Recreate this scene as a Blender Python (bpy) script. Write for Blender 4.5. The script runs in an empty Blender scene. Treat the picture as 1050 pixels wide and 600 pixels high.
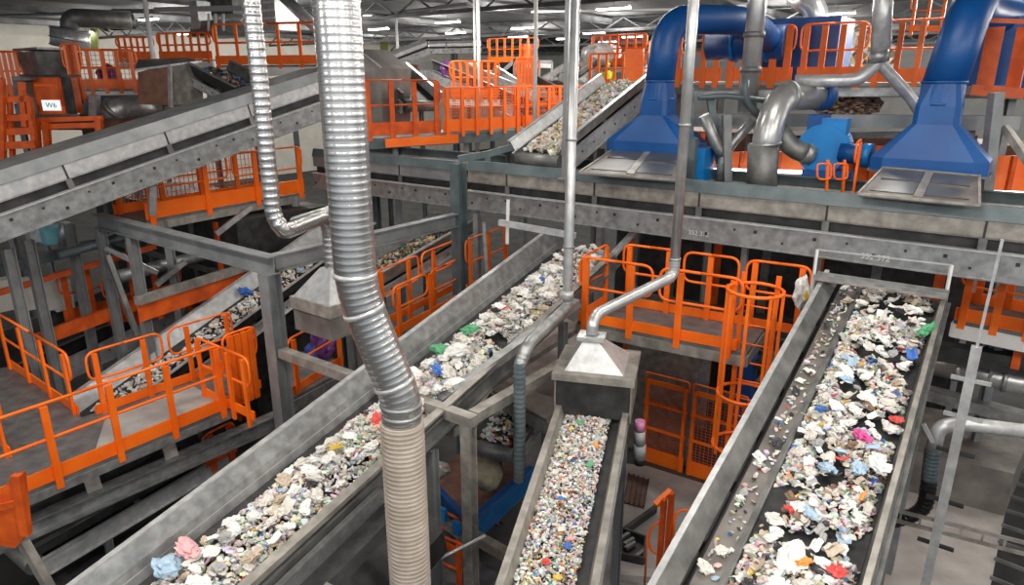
import bpy, bmesh, math, random
from mathutils import Vector, Matrix, noise
rnd = random.Random(7)
scn = bpy.context.scene
COL = scn.collection
R = math.radians
# ---------------------------------------------------------------- camera
FPX, TH, CZ = 705.0, R(17.3), 8.2
cam_d = bpy.data.cameras.new('camera'); cam = bpy.data.objects.new('camera', cam_d); COL.objects.link(cam)
cam_d.sensor_fit = 'HORIZONTAL'; cam_d.sensor_width = 36.0; cam_d.lens = FPX/1050*36.0
cam_d.clip_start = .05; cam_d.clip_end = 300
cam.location = (0, 0, CZ); cam.rotation_euler = (R(90)-TH, 0, 0)
scn.camera = cam
ct, st = math.cos(TH), math.sin(TH)
def ray(px, py):
    u = (px-525)/FPX; v = (300-py)/FPX
    return Vector((u, ct+v*st, -st+v*ct))
def pz(px, py, z):                     # where the sight line through a pixel meets the level z
    d = ray(px, py); t = (z-CZ)/d.z
    return Vector((d.x*t, d.y*t, z))
def pY(px, py, Y):                     # ... or the depth Y
    d = ray(px, py); t = Y/d.y
    return Vector((d.x*t, Y, CZ+d.z*t))
AZ = R(37)
VD = Vector((math.sin(AZ), math.cos(AZ), 0)); UD = Vector((math.cos(AZ), -math.sin(AZ), 0)); ZD = Vector((0, 0, 1))
def XYZ(v, z): return Vector((v.x, v.y, z))
# ---------------------------------------------------------------- materials
def mat(name, col, rough=.5, metal=0., col2=None, scale=6., bump=0., detail=4., stretch=None, emit=0., trans=0., alpha=1., fac=(.35, .7)):
    m = bpy.data.materials.new(name); m.use_nodes = True
    nt = m.node_tree; b = nt.nodes['Principled BSDF']
    b.inputs['Roughness'].default_value = rough; b.inputs['Metallic'].default_value = metal
    b.inputs['Base Color'].default_value = (*col, 1)
    if trans: b.inputs['Transmission Weight'].default_value = trans
    if emit:
        b.inputs['Emission Color'].default_value = (*col, 1); b.inputs['Emission Strength'].default_value = emit
    if col2 or bump:
        tc = nt.nodes.new('ShaderNodeTexCoord'); mp = nt.nodes.new('ShaderNodeMapping')
        nt.links.new(tc.outputs['Object'], mp.inputs['Vector'])
        if stretch: mp.inputs['Scale'].default_value = stretch
        nz = nt.nodes.new('ShaderNodeTexNoise'); nz.inputs['Scale'].default_value = scale; nz.inputs['Detail'].default_value = detail
        nt.links.new(mp.outputs['Vector'], nz.inputs['Vector'])
        if col2:
            rp = nt.nodes.new('ShaderNodeValToRGB')
            rp.color_ramp.elements[0].position = fac[0]; rp.color_ramp.elements[1].position = fac[1]
            rp.color_ramp.elements[0].color = (*col, 1); rp.color_ramp.elements[1].color = (*col2, 1)
            nt.links.new(nz.outputs['Fac'], rp.inputs['Fac']); nt.links.new(rp.outputs['Color'], b.inputs['Base Color'])
        if bump:
            bp = nt.nodes.new('ShaderNodeBump'); bp.inputs['Strength'].default_value = bump; bp.inputs['Distance'].default_value = .02
            nt.links.new(nz.outputs['Fac'], bp.inputs['Height']); nt.links.new(bp.outputs['Normal'], b.inputs['Normal'])
    return m
M = {}
M['galv'] = mat('galvanised_steel', (.25, .26, .26), .40, .6, (.44, .45, .45), 7, .08, 8)
M['galv_light'] = mat('bright_galvanised_steel', (.46, .47, .475), .34, .4, (.66, .67, .67), 8, .05, 8)
M['galv_dark'] = mat('weathered_steel', (.13, .135, .13), .5, .5, (.26, .26, .25), 4, .08)
M['galv_warm'] = mat('dusty_steel', (.25, .235, .21), .48, .4, (.44, .415, .375), 6, .06, 8)
M['spiral'] = mat('spiral_duct_steel', (.47, .475, .475), .27, .88, (.62, .615, .60), 4, .03)
M['silver'] = mat('silver_pipe_steel', (.40, .405, .40), .3, .6, (.56, .56, .55), 4, .03)
M['hose'] = mat('dusty_beige_hose', (.40, .34, .28), .55, .15, (.54, .475, .41), 5, .05)
M['bluegrey'] = mat('blue_grey_paint', (.085, .115, .125), .45, .2, (.15, .185, .195), 3, .04)
M['grey'] = mat('grey_painted_steel', (.20, .215, .22), .45, .25, (.31, .32, .325), 3, .04)
M['greybrown'] = mat('grimy_steel', (.14, .125, .115), .5, .35, (.26, .24, .22), 2.5, .05)
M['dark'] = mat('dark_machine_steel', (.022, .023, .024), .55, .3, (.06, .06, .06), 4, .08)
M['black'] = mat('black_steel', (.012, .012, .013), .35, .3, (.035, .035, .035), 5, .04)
M['belt'] = mat('black_rubber_belt', (.018, .019, .021), .65, 0, (.05, .05, .05), 7, .1)
M['orange'] = mat('orange_paint', (.95, .138, .005), .42, 0, (1.0, .195, .011), 3)
M['orange_dark'] = mat('scuffed_orange_paint', (.55, .075, .008), .5, 0, (.80, .13, .012), 4)
M['blue'] = mat('blue_paint', (.003, .065, .25), .40, 0, (.005, .09, .32), 2)
M['blue_light'] = mat('bright_blue_paint', (.006, .18, .52), .38, 0, (.012, .24, .62), 3)
M['cyan'] = mat('pale_cyan_paint', (.10, .34, .40), .4, 0, (.2, .48, .54), 4)
M['concrete'] = mat('concrete', (.028, .028, .027), .8, 0, (.065, .063, .06), 1.2, .15)
M['concrete_light'] = mat('pale_concrete', (.30, .275, .255), .75, 0, (.42, .39, .37), 2.2, .1)
M['deck'] = mat('checker_plate_deck', (.13, .135, .14), .5, .4, (.22, .22, .22), 5, .1)
M['deck_light'] = mat('pale_deck_plate', (.33, .33, .32), .55, .2, (.48, .48, .46), 3, .06)
M['brown'] = mat('rusty_brown_steel', (.12, .055, .035), .6, .2, (.22, .10, .06), 4, .08)
M['wall'] = mat('cream_wall_panel', (.58, .56, .50), .7, 0, (.66, .64, .58), 1.2)
M['wall_grey'] = mat('grey_wall_panel', (.34, .35, .34), .7, 0, (.42, .43, .42), 1.2)
M['ceil'] = mat('dark_roof_deck', (.055, .058, .06), .8, 0, (.09, .094, .098), 2)
M['truss'] = mat('dark_roof_steel', (.07, .074, .078), .55, .2, (.15, .155, .16), 2)
M['ceil_pipe'] = mat('pale_roof_pipe', (.45, .46, .46), .5, .2)
M['lamp'] = mat('lamp_diffuser', (1, .97, .92), .5, emit=14.)
M['strip'] = mat('strip_light_tube', (1, .95, .88), .5, emit=7.)
M['white'] = mat('white_paint', (.75, .75, .73), .5, 0, (.82, .82, .80), 3)
M['screen'] = mat('lit_white_sign', (.85, .92, .93), .4, emit=.9)
M['teal'] = mat('teal_print', (.02, .14, .17), .5)
M['olive'] = mat('olive_panel', (.13, .15, .03), .6)
M['purple'] = mat('purple_plastic', (.10, .02, .14), .4, 0, (.28, .09, .34), 9)
M['bluefilm'] = mat('blue_plastic_film', (.04, .08, .45), .35, 0, (.16, .22, .6), 9)
M['motor'] = mat('motor_grey_paint', (.42, .43, .44), .45)
M['pink'] = mat('pink_plastic', (.62, .25, .45), .4)
M['pane'] = mat('tinted_cover_pane', (.07, .072, .068), .3, .1, (.13, .13, .12), 3)
M['cable'] = mat('grey_white_pipe', (.42, .43, .43), .32, .6, (.56, .57, .57), 6)
M['hivis'] = mat('hi_vis_yellow_fabric', (.62, .72, .02), .7)
M['skin'] = mat('skin', (.50, .28, .19), .6)
M['navy'] = mat('navy_fabric', (.015, .02, .045), .8)
M['cloth_beige'] = mat('beige_sacking', (.32, .29, .20), .85, 0, (.46, .42, .30), 8, .4)
M['stencil'] = mat('white_stencil_paint', (.70, .70, .68), .6)
M['yellow'] = mat('yellow_plastic', (.75, .48, .02), .45)
M['red'] = mat('red_plastic', (.62, .02, .02), .4)
def attr_mat(name):
    m = bpy.data.materials.new(name); m.use_nodes = True; nt = m.node_tree; b = nt.nodes['Principled BSDF']
    a = nt.nodes.new('ShaderNodeAttribute'); a.attribute_name = 'tint'
    nt.links.new(a.outputs['Color'], b.inputs['Base Color']); b.inputs['Roughness'].default_value = .5
    return m
M['mixed'] = attr_mat('mixed_waste_plastics')
# ---------------------------------------------------------------- mesh builder
def frame(d, up=ZD):
    d = d.normalized(); r = d.cross(up)
    if r.length < 1e-4: r = d.cross(Vector((0, 1, 0)))
    r.normalize(); return d, r, r.cross(d).normalized()
ORG = {}
class MB:
    def __init__(s): s.v = []; s.f = []; s.sm = []
    def add(s, vs, fs, smooth=False):
        o = len(s.v); s.v += [Vector(v) for v in vs]
        for f in fs: s.f.append([o+i for i in f]); s.sm.append(smooth)
        return s
    def prism(s, prof, a, b, up=ZD, prof2=None, smooth=False):   # prof = [(right, up)] counter-clockwise seen from a
        a, b = Vector(a), Vector(b); d, r, u = frame(b-a, up); n = len(prof)
        vs = [a+r*x+u*y for x, y in prof]+[b+r*x+u*y for x, y in (prof2 or prof)]
        fs = [(i, (i+1) % n, n+(i+1) % n, n+i) for i in range(n)]
        return s.add(vs, fs+[tuple(range(n-1, -1, -1)), tuple(range(n, 2*n))], smooth)
    def bar(s, a, b, w, h=None, up=ZD, off=(0, 0)):
        h = w if h is None else h; x, y = off
        return s.prism([(x-w/2, y-h/2), (x+w/2, y-h/2), (x+w/2, y+h/2), (x-w/2, y+h/2)], a, b, up)
    def hbeam(s, a, b, w, h, t=.02, up=ZD):
        p = [(-w/2, -h/2), (w/2, -h/2), (w/2, -h/2+t), (t/2, -h/2+t), (t/2, h/2-t), (w/2, h/2-t), (w/2, h/2), (-w/2, h/2), (-w/2, h/2-t), (-t/2, h/2-t), (-t/2, -h/2+t), (-w/2, -h/2+t)]
        return s.prism(p, a, b, up)
    def box(s, c, d, az=0):
        c = Vector(c); x, y, z = d[0]/2, d[1]/2, d[2]/2; m = Matrix.Rotation(az, 3, 'Z')
        vs = [c+m @ Vector(p) for p in [(-x, -y, -z), (x, -y, -z), (x, y, -z), (-x, y, -z), (-x, -y, z), (x, -y, z), (x, y, z), (-x, y, z)]]
        return s.add(vs, [(3, 2, 1, 0), (4, 5, 6, 7), (0, 1, 5, 4), (1, 2, 6, 5), (2, 3, 7, 6), (3, 0, 4, 7)])
    def gbox(s, c, du, dv, dz): return s.box(c, (du, dv, dz), -AZ)   # a box square to the plant's grid
    def slab(s, pts, t):                     # flat polygon, thickness t downwards
        n = len(pts); pts = [Vector(p) for p in pts]
        nrm = sum(((pts[i]-pts[0]).cross(pts[(i+1) % n]-pts[0]) for i in range(n)), Vector())
        if nrm.z < 0: pts = pts[::-1]
        vs = pts+[p-ZD*t for p in pts]
        return s.add(vs, [tuple(range(n)), tuple(range(2*n-1, n-1, -1))]+[(i, n+i, n+(i+1) % n, (i+1) % n) for i in range(n)])
    def plate(s, pts, t):                    # any planar polygon with thickness along its normal (centred)
        pts = [Vector(p) for p in pts]; n = len(pts)
        nr = (pts[1]-pts[0]).cross(pts[2]-pts[1]).normalized()*t/2
        vs = [p+nr for p in pts]+[p-nr for p in pts]
        return s.add(vs, [tuple(range(n)), tuple(range(2*n-1, n-1, -1))]+[(i, n+i, n+(i+1) % n, (i+1) % n) for i in range(n)])
    def tube(s, pts, r, n=10, smooth=True, closed=False, caps=True):
        pts = [Vector(p) for p in pts]; k = len(pts); rs = r if isinstance(r, (list, tuple)) else [r]*k
        def tan(i):
            if closed: return (pts[(i+1) % k]-pts[i-1]).normalized()
            a = pts[max(i-1, 0)]; b = pts[min(i+1, k-1)]; return (b-a).normalized()
        t0 = tan(0); _, x, _u = frame(t0, ZD if abs(t0.z) < .95 else Vector((0, 1, 0))); vs = []
        pt = t0
        for i in range(k):
            t = tan(i); ax = pt.cross(t)
            if ax.length > 1e-6: x = Matrix.Rotation(pt.angle(t), 3, ax.normalized()) @ x
            x = (x-t*x.dot(t)).normalized(); y = t.cross(x); pt = t
            for j in range(n):
                a = 2*math.pi*j/n; vs.append(pts[i]+(x*math.cos(a)+y*math.sin(a))*rs[i])
        fs = []
        for i in range(k if closed else k-1):
            q = (i+1) % k
            fs += [(i*n+j, i*n+(j+1) % n, q*n+(j+1) % n, q*n+j) for j in range(n)]
        s.add(vs, fs, smooth)
        if caps and not closed:
            o = len(s.v)-len(vs); s.f += [[o+j for j in range(n-1, -1, -1)], [o+(k-1)*n+j for j in range(n)]]; s.sm += [False, False]
        return s
    def loft(s, rings, smooth=False, caps=True):   # closed rings of equal length
        n = len(rings[0]); vs = [p for r_ in rings for p in r_]; fs = []
        for i in range(len(rings)-1): fs += [(i*n+j, i*n+(j+1) % n, (i+1)*n+(j+1) % n, (i+1)*n+j) for j in range(n)]
        if caps: fs += [tuple(range(n-1, -1, -1)), tuple((len(rings)-1)*n+j for j in range(n))]
        return s.add(vs, fs, smooth)
    def build(s, name, m, parent=None, **tagkw):
        org = ORG.get(parent.name, Vector()) if parent else Vector(tagkw.pop('org', (0, 0, 0)))
        me = bpy.data.meshes.new(name); me.from_pydata([v-org for v in s.v], [], s.f)
        me.polygons.foreach_set('use_smooth', s.sm); me.validate()
        bm = bmesh.new(); bm.from_mesh(me); bmesh.ops.recalc_face_normals(bm, faces=bm.faces); bm.to_mesh(me); bm.free()
        me.materials.append(M[m] if isinstance(m, str) else m); me.update()
        o = bpy.data.objects.new(name, me); COL.objects.link(o)
        if parent: o.parent = parent
        else: o.location = org
        ORG[o.name] = org
        return o
def tag(o, label=None, cat=None, group=None, kind=None):
    for k, v in (('label', label), ('category', cat), ('group', group), ('kind', kind)):
        if v: o[k] = v
    return o
def thing(name, label, cat, loc, group=None):
    o = bpy.data.objects.new(name, None); COL.objects.link(o); o.location = loc; o.empty_display_size = .2
    ORG[o.name] = Vector(loc); return tag(o, label, cat, group)
def struct(name, mb, m): return tag(mb.build(name, m), kind='structure')
def fillet(pts, rad, seg=6):
    pts = [Vector(p) for p in pts]; out = [pts[0]]
    for i in range(1, len(pts)-1):
        p = pts[i]; a = (pts[i-1]-p); b = (pts[i+1]-p); rr = min(rad, a.length*.48, b.length*.48)
        A = p+a.normalized()*rr; B = p+b.normalized()*rr
        for k in range(seg+1):
            t = k/seg; out.append(A*(1-t)**2+p*2*t*(1-t)+B*t*t)
    out.append(pts[-1]); return out
def resample(pts, step):
    L = [0]
    for i in range(1, len(pts)): L.append(L[-1]+(pts[i]-pts[i-1]).length)
    n = max(2, int(L[-1]/step)); out = []; j = 0
    for k in range(n+1):
        t = L[-1]*k/n
        while j < len(L)-2 and L[j+1] < t: j += 1
        f = (t-L[j])/max(L[j+1]-L[j], 1e-9); out.append(pts[j].lerp(pts[j+1], f))
    return out
def ribbed(mb, path, r, period, amp, n=24, duty=.3):
    p = resample(path, period/5); rs = [r+(amp if (i % 5) == 4 else 0) for i in range(len(p))]
    return mb.tube(p, rs, n)
# ---------------------------------------------------------------- guard rails
def railing(label, a, b, posts=3, h=1.1, toe=True, loops=1, mid=True, group=None, m='orange', post_w=.07, infill=None, tube_r=.021, toe_h=.15, post_drop=.12, gap=.12, cell=.11):
    a, b = Vector(a), Vector(b); d = (b-a).normalized(); L = (b-a).length
    t = thing('guard_railing', label, 'railing', a, group)
    cuts = [(L*i/loops+(gap/2 if i else 0), L*(i+1)/loops-(gap/2 if i < loops-1 else 0)) for i in range(loops)]
    for s0, s1 in cuts:
        p, q = a+d*s0, a+d*s1
        zt, zm = ZD*h, ZD*(h*.55)
        loop = [p+zt*1.0+d*(s1-s0)*.5, q+zt, q+zm, p+zm, p+zt, p+zt+d*(s1-s0)*.5]
        mb = MB().tube(fillet(loop, .16, 5), tube_r, 8)
        mb.build('handrail', m, t)
    nrm = d.cross(ZD)
    for i in range(posts):
        s0 = .12+(L-.24)*(i/(posts-1) if posts > 1 else .5)
        c = a+d*s0
        mb = MB().bar(c-ZD*post_drop, c+ZD*(h-.03), .035, post_w, up=d) if False else MB()
        # flat post standing across the rail, with a foot lug
        mb.box(c+ZD*((h-.03-post_drop)/2)+nrm*.03, (post_w, .04, h-.03+post_drop), math.atan2(d.y, d.x))
        mb.build('post', m, t)
    if toe:
        mb = MB().prism([(-.012, 0), (.012, 0), (.012, toe_h), (-.012, toe_h)], a+ZD*.01, b+ZD*.01).build('toe_board', m, t)
    if infill:
        mb = MB(); n = min(60, max(2, int(L/cell))); k = int((h-.25)/cell)
        for i in range(n+1): mb.bar(a+d*(L*i/n)+ZD*.17, a+d*(L*i/n)+ZD*(h-.03), .012)
        for i in range(k+1): z = .17+(h-.2)*i/k; mb.bar(a+ZD*z, b+ZD*z, .012)
        mb.build('mesh_infill', infill, t)
    return t
# ---------------------------------------------------------------- conveyors
def sect(name, mb, m, parent): return mb.build(name, m, parent)
def conveyor(label, A, B, w, hl=.32, hr=.32, flare=.12, group=None, name='belt_conveyor', wl='galv', wr='galv', rail='galv_light', legs=(), leg_z=0., stringer=.22, skirt=True, sides=(1, -1), bolts=True, wall_top_l=None):
    A, B = Vector(A), Vector(B); d, r, u = frame(B-A); L = (B-A).length
    t = thing(name, label, 'conveyor', A, group)
    MB().prism([(-w/2, -.02), (-w/4, -.05), (w/4, -.05), (w/2, -.02), (w/2, 0), (w/4, -.03), (-w/4, -.03), (-w/2, 0)], A, B).build('belt', 'belt', t)
    MB().prism([(-w/2+.05, -.30), (w/2-.05, -.30), (w/2-.05, -.285), (-w/2+.05, -.285)], A, B).build('return_belt', 'belt', t)
    for sgn, h, wm in ((-1, hl, wl), (1, hr, wr)):
        x = sgn*w/2
        prof = [(x, -.01), (x+sgn*flare, h), (x+sgn*(flare+.012), h), (x+sgn*.014, -.012)]
        wall = MB().prism(prof, A, B).build('side_wall', wm, t)
        MB().prism([(x+sgn*(flare-.005), h), (x+sgn*(flare+.075), h), (x+sgn*(flare+.075), h+.02), (x+sgn*(flare-.005), h+.02)], A, B).build('top_flange', rail, wall)
        n = max(1, int(L/1.6)); rb = MB()
        for i in range(1, n):
            c = A+(B-A)*(i/n); rb.bar(c+r*(x+sgn*.02)-u*.01, c+r*(x+sgn*(flare+.06))+u*(h-.005), .012, .05, up=d)
        if n > 1: rb.build('stiffener', wm, wall)
        xs = x+sgn*.05
        st_ = MB().prism([(xs, -.04-stringer), (xs+sgn*.06, -.04-stringer), (xs+sgn*.06, -.025-stringer), (xs+sgn*.012, -.025-stringer), (xs+sgn*.012, -.055), (xs+sgn*.06, -.055), (xs+sgn*.06, -.04), (xs, -.04)], A, B).build('stringer', 'galv_light', t)
        if bolts:
            bm_ = MB(); n = int(L/.45)
            for i in range(n):
                c = A+d*(.2+i*.45)+r*(xs+sgn*.014)-u*(.05+stringer*.5); bm_.tube([c, c+r*sgn*.015], .02, 6, smooth=False)
            bm_.build('bolt', 'dark', st_)
    n = max(2, int(L/1.5)); rl = MB()
    for e in (A, B):
        MB().tube([e-r*w*.48-u*.15, e+r*w*.48-u*.15], .14, 14).build('end_drum', 'galv_dark', t)
    for i in range(1, n):
        c = A+(B-A)*(i/n)-u*.12
        MB().tube([c-r*(w/2+.03), c+r*(w/2+.03)], .05, 8).build('idler_roller', 'galv_dark', t)
    for f in legs:
        c = A+(B-A)*f
        zb = leg_z
        for sgn in (-1, 1):
            p = c+r*sgn*(w/2+.07)-u*(stringer+.03)
            MB().hbeam(XYZ(p, zb), p, .1, .1, .012, up=VD).build('leg', 'grey', t)
        p = c-r*(w/2+.07)-u*.5; q = c+r*(w/2+.07)-u*.5
        MB().bar(p, q, .06).build('cross_brace', 'grey', t)
    return t, d, r, u
def covered(label, A, B, w, H=1.0, group=None, joints=2.0, cover='bluegrey', panel='galv_warm', legs=(), leg_z=0., name='covered_conveyor', lid=False):
    """closed-sided conveyor seen from its right-hand side; A, B = bottom of that side"""
    A, B = Vector(A), Vector(B); d, r, u = frame(B-A); L = (B-A).length
    t = thing(name, label, 'conveyor', A, group)
    for sgn, nm in ((1, ''), (-1, '')):
        o = 0 if sgn > 0 else -w
        def X(x): return o+sgn*x
        sp = MB().prism([(X(0), 0), (X(.015), 0), (X(.015), .36*H), (X(0), .36*H)], A, B).build('stringer_plate', 'galv', t)
        MB().prism([(X(-.06), .36*H), (X(.05), .36*H), (X(.05), .385*H), (X(-.06), .385*H)], A, B).build('plate_flange', 'galv_light', sp)  # bright steel paints in the highlight along this flange
        MB().prism([(X(-.05), 0), (X(.06), 0), (X(.06), -.02), (X(-.05), -.02)], A, B).build('bottom_flange', 'galv', sp)
        bt = MB(); n = int(L/.42)
        for i in range(n):
            c = A+d*(.15+.42*i+rnd.uniform(-.06, .06))+r*X(.016)+u*H*(.25 if i % 3 else .12); bt.bar(c, c+r*sgn*.012, .035 if i % 2 else .05, up=d)
        bt.build('bolt', 'dark', sp)
        MB().prism([(X(-.13), .37*H), (X(-.12), .37*H), (X(-.12), .56*H), (X(-.13), .56*H)], A, B).build('recess_shade', 'dark', t)  # dark colour paints in the shade of the roller recess
        sd = MB().prism([(X(-.13), .54*H), (X(-.03), .54*H), (X(-.02), .57*H), (X(-.02), .80*H), (X(-.04), .80*H), (X(-.13), .57*H)], A, B).build('side_panel', panel, t)
        n = max(1, int(L/joints))
        for i in range(n):
            c = A+d*(joints*(i+.5)); MB().bar(c+r*X(-.015)+u*.555*H, c+r*X(-.015)+u*.80*H, .014, .03, up=d).build('panel_joint', 'dark', sd)
            MB().bar(c+r*X(-.04)+u*.37*H, c+r*X(-.04)+u*.55*H, .03, .1, up=d).build('bracket', 'galv_dark', t)
        if not (lid and sgn < 0): MB().prism([(X(-.02), .79*H), (X(0.01), .80*H), (X(-.05), 1.0*H), (X(-.12), 1.0*H), (X(-.12), .98*H), (X(-.07), .97*H)], A, B).build('top_rim', cover, t)
    MB().prism([(-w+.13, .5*H), (-.13, .5*H), (-.13, .52*H), (-w+.13, .52*H)], A, B).build('belt', 'belt', t)
    if lid: MB().prism([(-w+.05, .93*H), (-.1, .97*H), (-.1, .985*H), (-w+.05, .945*H)], A, B).build('lid', cover, t)
    n = int(L/1.2)
    for i in range(n):
        c = A+d*(.6+1.2*i)+u*.3*H; MB().tube([c-r*.02, c-r*(w-.02)], .05, 8).build('idler_roller', 'galv_dark', t)
    for f in legs:
        for x in (-.1, -w+.1):
            p = A+(B-A)*f+r*x
            MB().hbeam(XYZ(p, leg_z), p, .16, .16, .015, up=VD).build('leg', 'bluegrey', t)
    return t, d, r, u
def post(label, p, z0, z1, w=.16, m='grey', name='steel_post', group=None, up=VD):
    t = thing(name, label, 'post', XYZ(p, z0), group)
    MB().hbeam(XYZ(p, z0), XYZ(p, z1), w, w, .018, up=up).build('column', m, t)
    MB().gbox(XYZ(p, z0+.01), w*1.7, w*1.7, .02).build('base_plate', m, t)
    return t
# ================================================================ the hall
struct('floor', MB().box((8, 40, -.1), (130, 110, .2)), 'concrete')
CE = CZ+3.4
struct('ceiling', MB().box((8, 40, CE+.15), (130, 110, .3)), 'ceil')
wl0 = Vector((-32.7, 46, 0)); wc = wl0+VD*58; wr1 = wc+UD*80
def wallmb(a, b, th=.2):
    d = (b-a).normalized(); n = d.cross(ZD)
    return MB().prism([(-th/2, 0), (th/2, 0), (th/2, CE), (-th/2, CE)], a, b)
struct('wall_left', wallmb(wl0-VD*45, wc), 'wall')
struct('wall_back', wallmb(wc, wr1), 'wall_grey')
k = 0
for i in range(6):                      # roof trusses, one way
    c = wl0+VD*(-22+14*i); k += 1
    a, b = XYZ(c, CE-.75), XYZ(c+UD*85, CE-.75); mb = MB()
    mb.hbeam(a, b, .2, .16); mb.hbeam(a+ZD*.7, b+ZD*.7, .2, .16)
    for j in range(34):
        p = a+UD*(2.5*j); q = p+UD*1.25+ZD*.65; mb.bar(p, q, .07); mb.bar(q, p+UD*2.5, .07)
    struct(f'trim_{k}', mb, 'truss')
for i in range(8):                      # purlins, the other way
    c = wl0-VD*30+UD*(6+9*i); k += 1
    a, b = XYZ(c, CE-.3), XYZ(c+VD*88, CE-.3)
    struct(f'trim_{k}', MB().hbeam(a, b, .16, .3), 'truss')
for px0, py0, px1, py1, z, rr in ((0, 16, 250, 9, 11.1, .07), (115, 11, 260, 13, 11.0, .09), (340, 22, 480, 4, 11.0, .08), (545, 12, 720, 9, 11.1, .06), (360, 12, 430, 20, 10.9, .05)):
    a, b = pz(px0, py0, z), pz(px1, py1, z)
    tag(MB().tube([a, b], rr, 8).build('roof_pipe', 'ceil_pipe'), {115: 'short pale pipe under the roof above the hopper', 340: 'pale roof pipe between the two slim posts', 0: 'long thin pale pipe under the roof over the orange cabinet', 545: 'pale roof pipe running toward the blue elbow', 360: 'thin pale roof pipe beside the big spiral duct'}[px0], 'pipe')
LAMPS = [(152, 20, 'beside the slim white post over the hopper'), (190, 35, 'low over the far left railing'), (88, 34, 'next to the short steel cylinder'), (369, 17, 'nearest the big spiral duct'), (388, 30, 'over the grey chute housing'), (401, 41, 'low by the cream wall above the pale conveyor'), (459, 23, 'just left of the pair of slim poles'), (467, 34, 'below another lamp left of the pair of slim poles'), (536, 29, 'left of the slim grey pole'), (531, 38, 'below another lamp left of the slim grey pole'), (609, 34, 'just right of the twin pipes'), (580, 40, 'just left of the twin pipes'), (623, 43, 'lowest one above the far worker'), (648, 38, 'close to the bend of the blue duct'), (629, 9, 'largest one above the far worker'), (746, 9, 'above the blue horizontal duct'), (858, 14, 'behind the vertical silver pipe')]
for px, py, where in LAMPS:
    p = pz(px, py, CE-.62); L = 1.5
    t = thing('ceiling_lamp', 'white linear roof lamp '+where, 'lamp', p, 'linear lamps under the roof')
    a, b = p-UD*L/2, p+UD*L/2
    MB().prism([(-.16, .02), (.16, .02), (.09, .12), (-.09, .12)], a, b).build('housing', 'white', t)
    MB().prism([(-.14, -.03), (.14, -.03), (.15, .02), (-.15, .02)], a, b).build('diffuser', 'lamp', t)
    MB().bar(p+ZD*.1, p+ZD*.62, .02).build('hanger', 'truss', t)
tag(MB().bar(pY(97, 52, 47), pY(97, 27, 47), 1.0, .06, up=VD).build('cladding_sheet', 'olive'), 'olive green upright panel against the cream wall by the steel cylinder', 'panel')
tag(MB().bar(pY(394, 66, 60), pY(394, 39, 60), .9, .06, up=VD).build('cladding_sheet', 'olive'), 'olive green upright panel on the cream wall above the pale conveyor', 'panel')

# ================================================================ the big cross conveyor and its neighbours
TA, TB = pz(480, 213, 5.6), pz(1050, 291, 5.6)
td = (TB-TA).normalized()
t_cross, cd, cr, cu = covered('long grey cross conveyor with bolted side plates running across under the blue hoods', TA, TB+td*2.5, 1.7, .98, legs=(.93,))
post('slim grey post standing on the middle walkway under the cross conveyor', TA+td*5.7-cr*.5, 4.3, 5.58, .1, 'grey')
covered('shorter grey conveyor behind the spiral duct, in line with the long one', TA-td*5, TA-td*.22, 1.7, .94, cover='bluegrey', panel='grey', legs=(.1,))
def text_on(name, s, c, right, up, size, m, parent):
    cu_ = bpy.data.curves.new(name, 'FONT'); cu_.body = s; cu_.size = size; cu_.align_x = 'CENTER'; cu_.align_y = 'CENTER'; cu_.extrude = .002
    o = bpy.data.objects.new(name, cu_); COL.objects.link(o); cu_.materials.append(M[m])
    dg_ = bpy.context.evaluated_depsgraph_get(); me_ = bpy.data.meshes.new_from_object(o.evaluated_get(dg_)); bpy.data.objects.remove(o); me_.name = name
    if not me_.materials: me_.materials.append(M[m])
    o = bpy.data.objects.new(name, me_); COL.objects.link(o); ORG[o.name] = Vector(c)
    mt = Matrix((right, up, right.cross(up))).transposed().to_4x4()
    if parent: o.parent = parent; mt.translation = Vector(c)-ORG[parent.name]
    else: mt.translation = Vector(c)
    o.matrix_local = mt; return o
tt = 7.75
text_on('stencilled_number', '352 372', TA+td*tt+cr*.022+ZD*.09, td, ZD, .12, 'stencil', t_cross)
t2 = text_on('stencilled_number', '352 372', TA+td*5.05+cr*.022+ZD*.10, td, ZD, .11, 'stencil', t_cross)

# portal frame over the end of the long conveyor
pa, pb = TA+td*.45-cr*.3+ZD*.95, TA+td*.45-cr*.3+ZD*.95
fr = thing('safety_portal', 'blue-grey square-tube frame over the left end of the long cross conveyor', 'frame', pY(505, 160, 14.6))
f0, f1 = pY(500, 158, 14.6), pY(571, 138, 14.6); f1b = pY(571, 174, 14.6)
MB().bar(f0, f1, .13).build('rail', 'bluegrey', fr); MB().bar(f1+ZD*.065, f1b-ZD*.3, .11).build('upright', 'bluegrey', fr)
MB().bar(f0+ZD*.05, f0-ZD*.9, .11).build('upright', 'bluegrey', fr)
MB().bar(pY(470, 163, 14.6), f0, .13).build('rail', 'bluegrey', fr)

# ================================================================ left incline and steel frame
LA, LB = pz(0, 247, 5.7), Vector((-4.25, 16.5, 7.35))
ld = (LB-LA).normalized(); LA2 = LA-ld*1.5
t_left, ld, lr, lu = covered('long grey incline conveyor climbing from the left edge to the spiral duct', LA2, LB+ld*.6, 1.3, 1.02, joints=1.9, panel='galv_light', cover='grey', lid=True)
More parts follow.
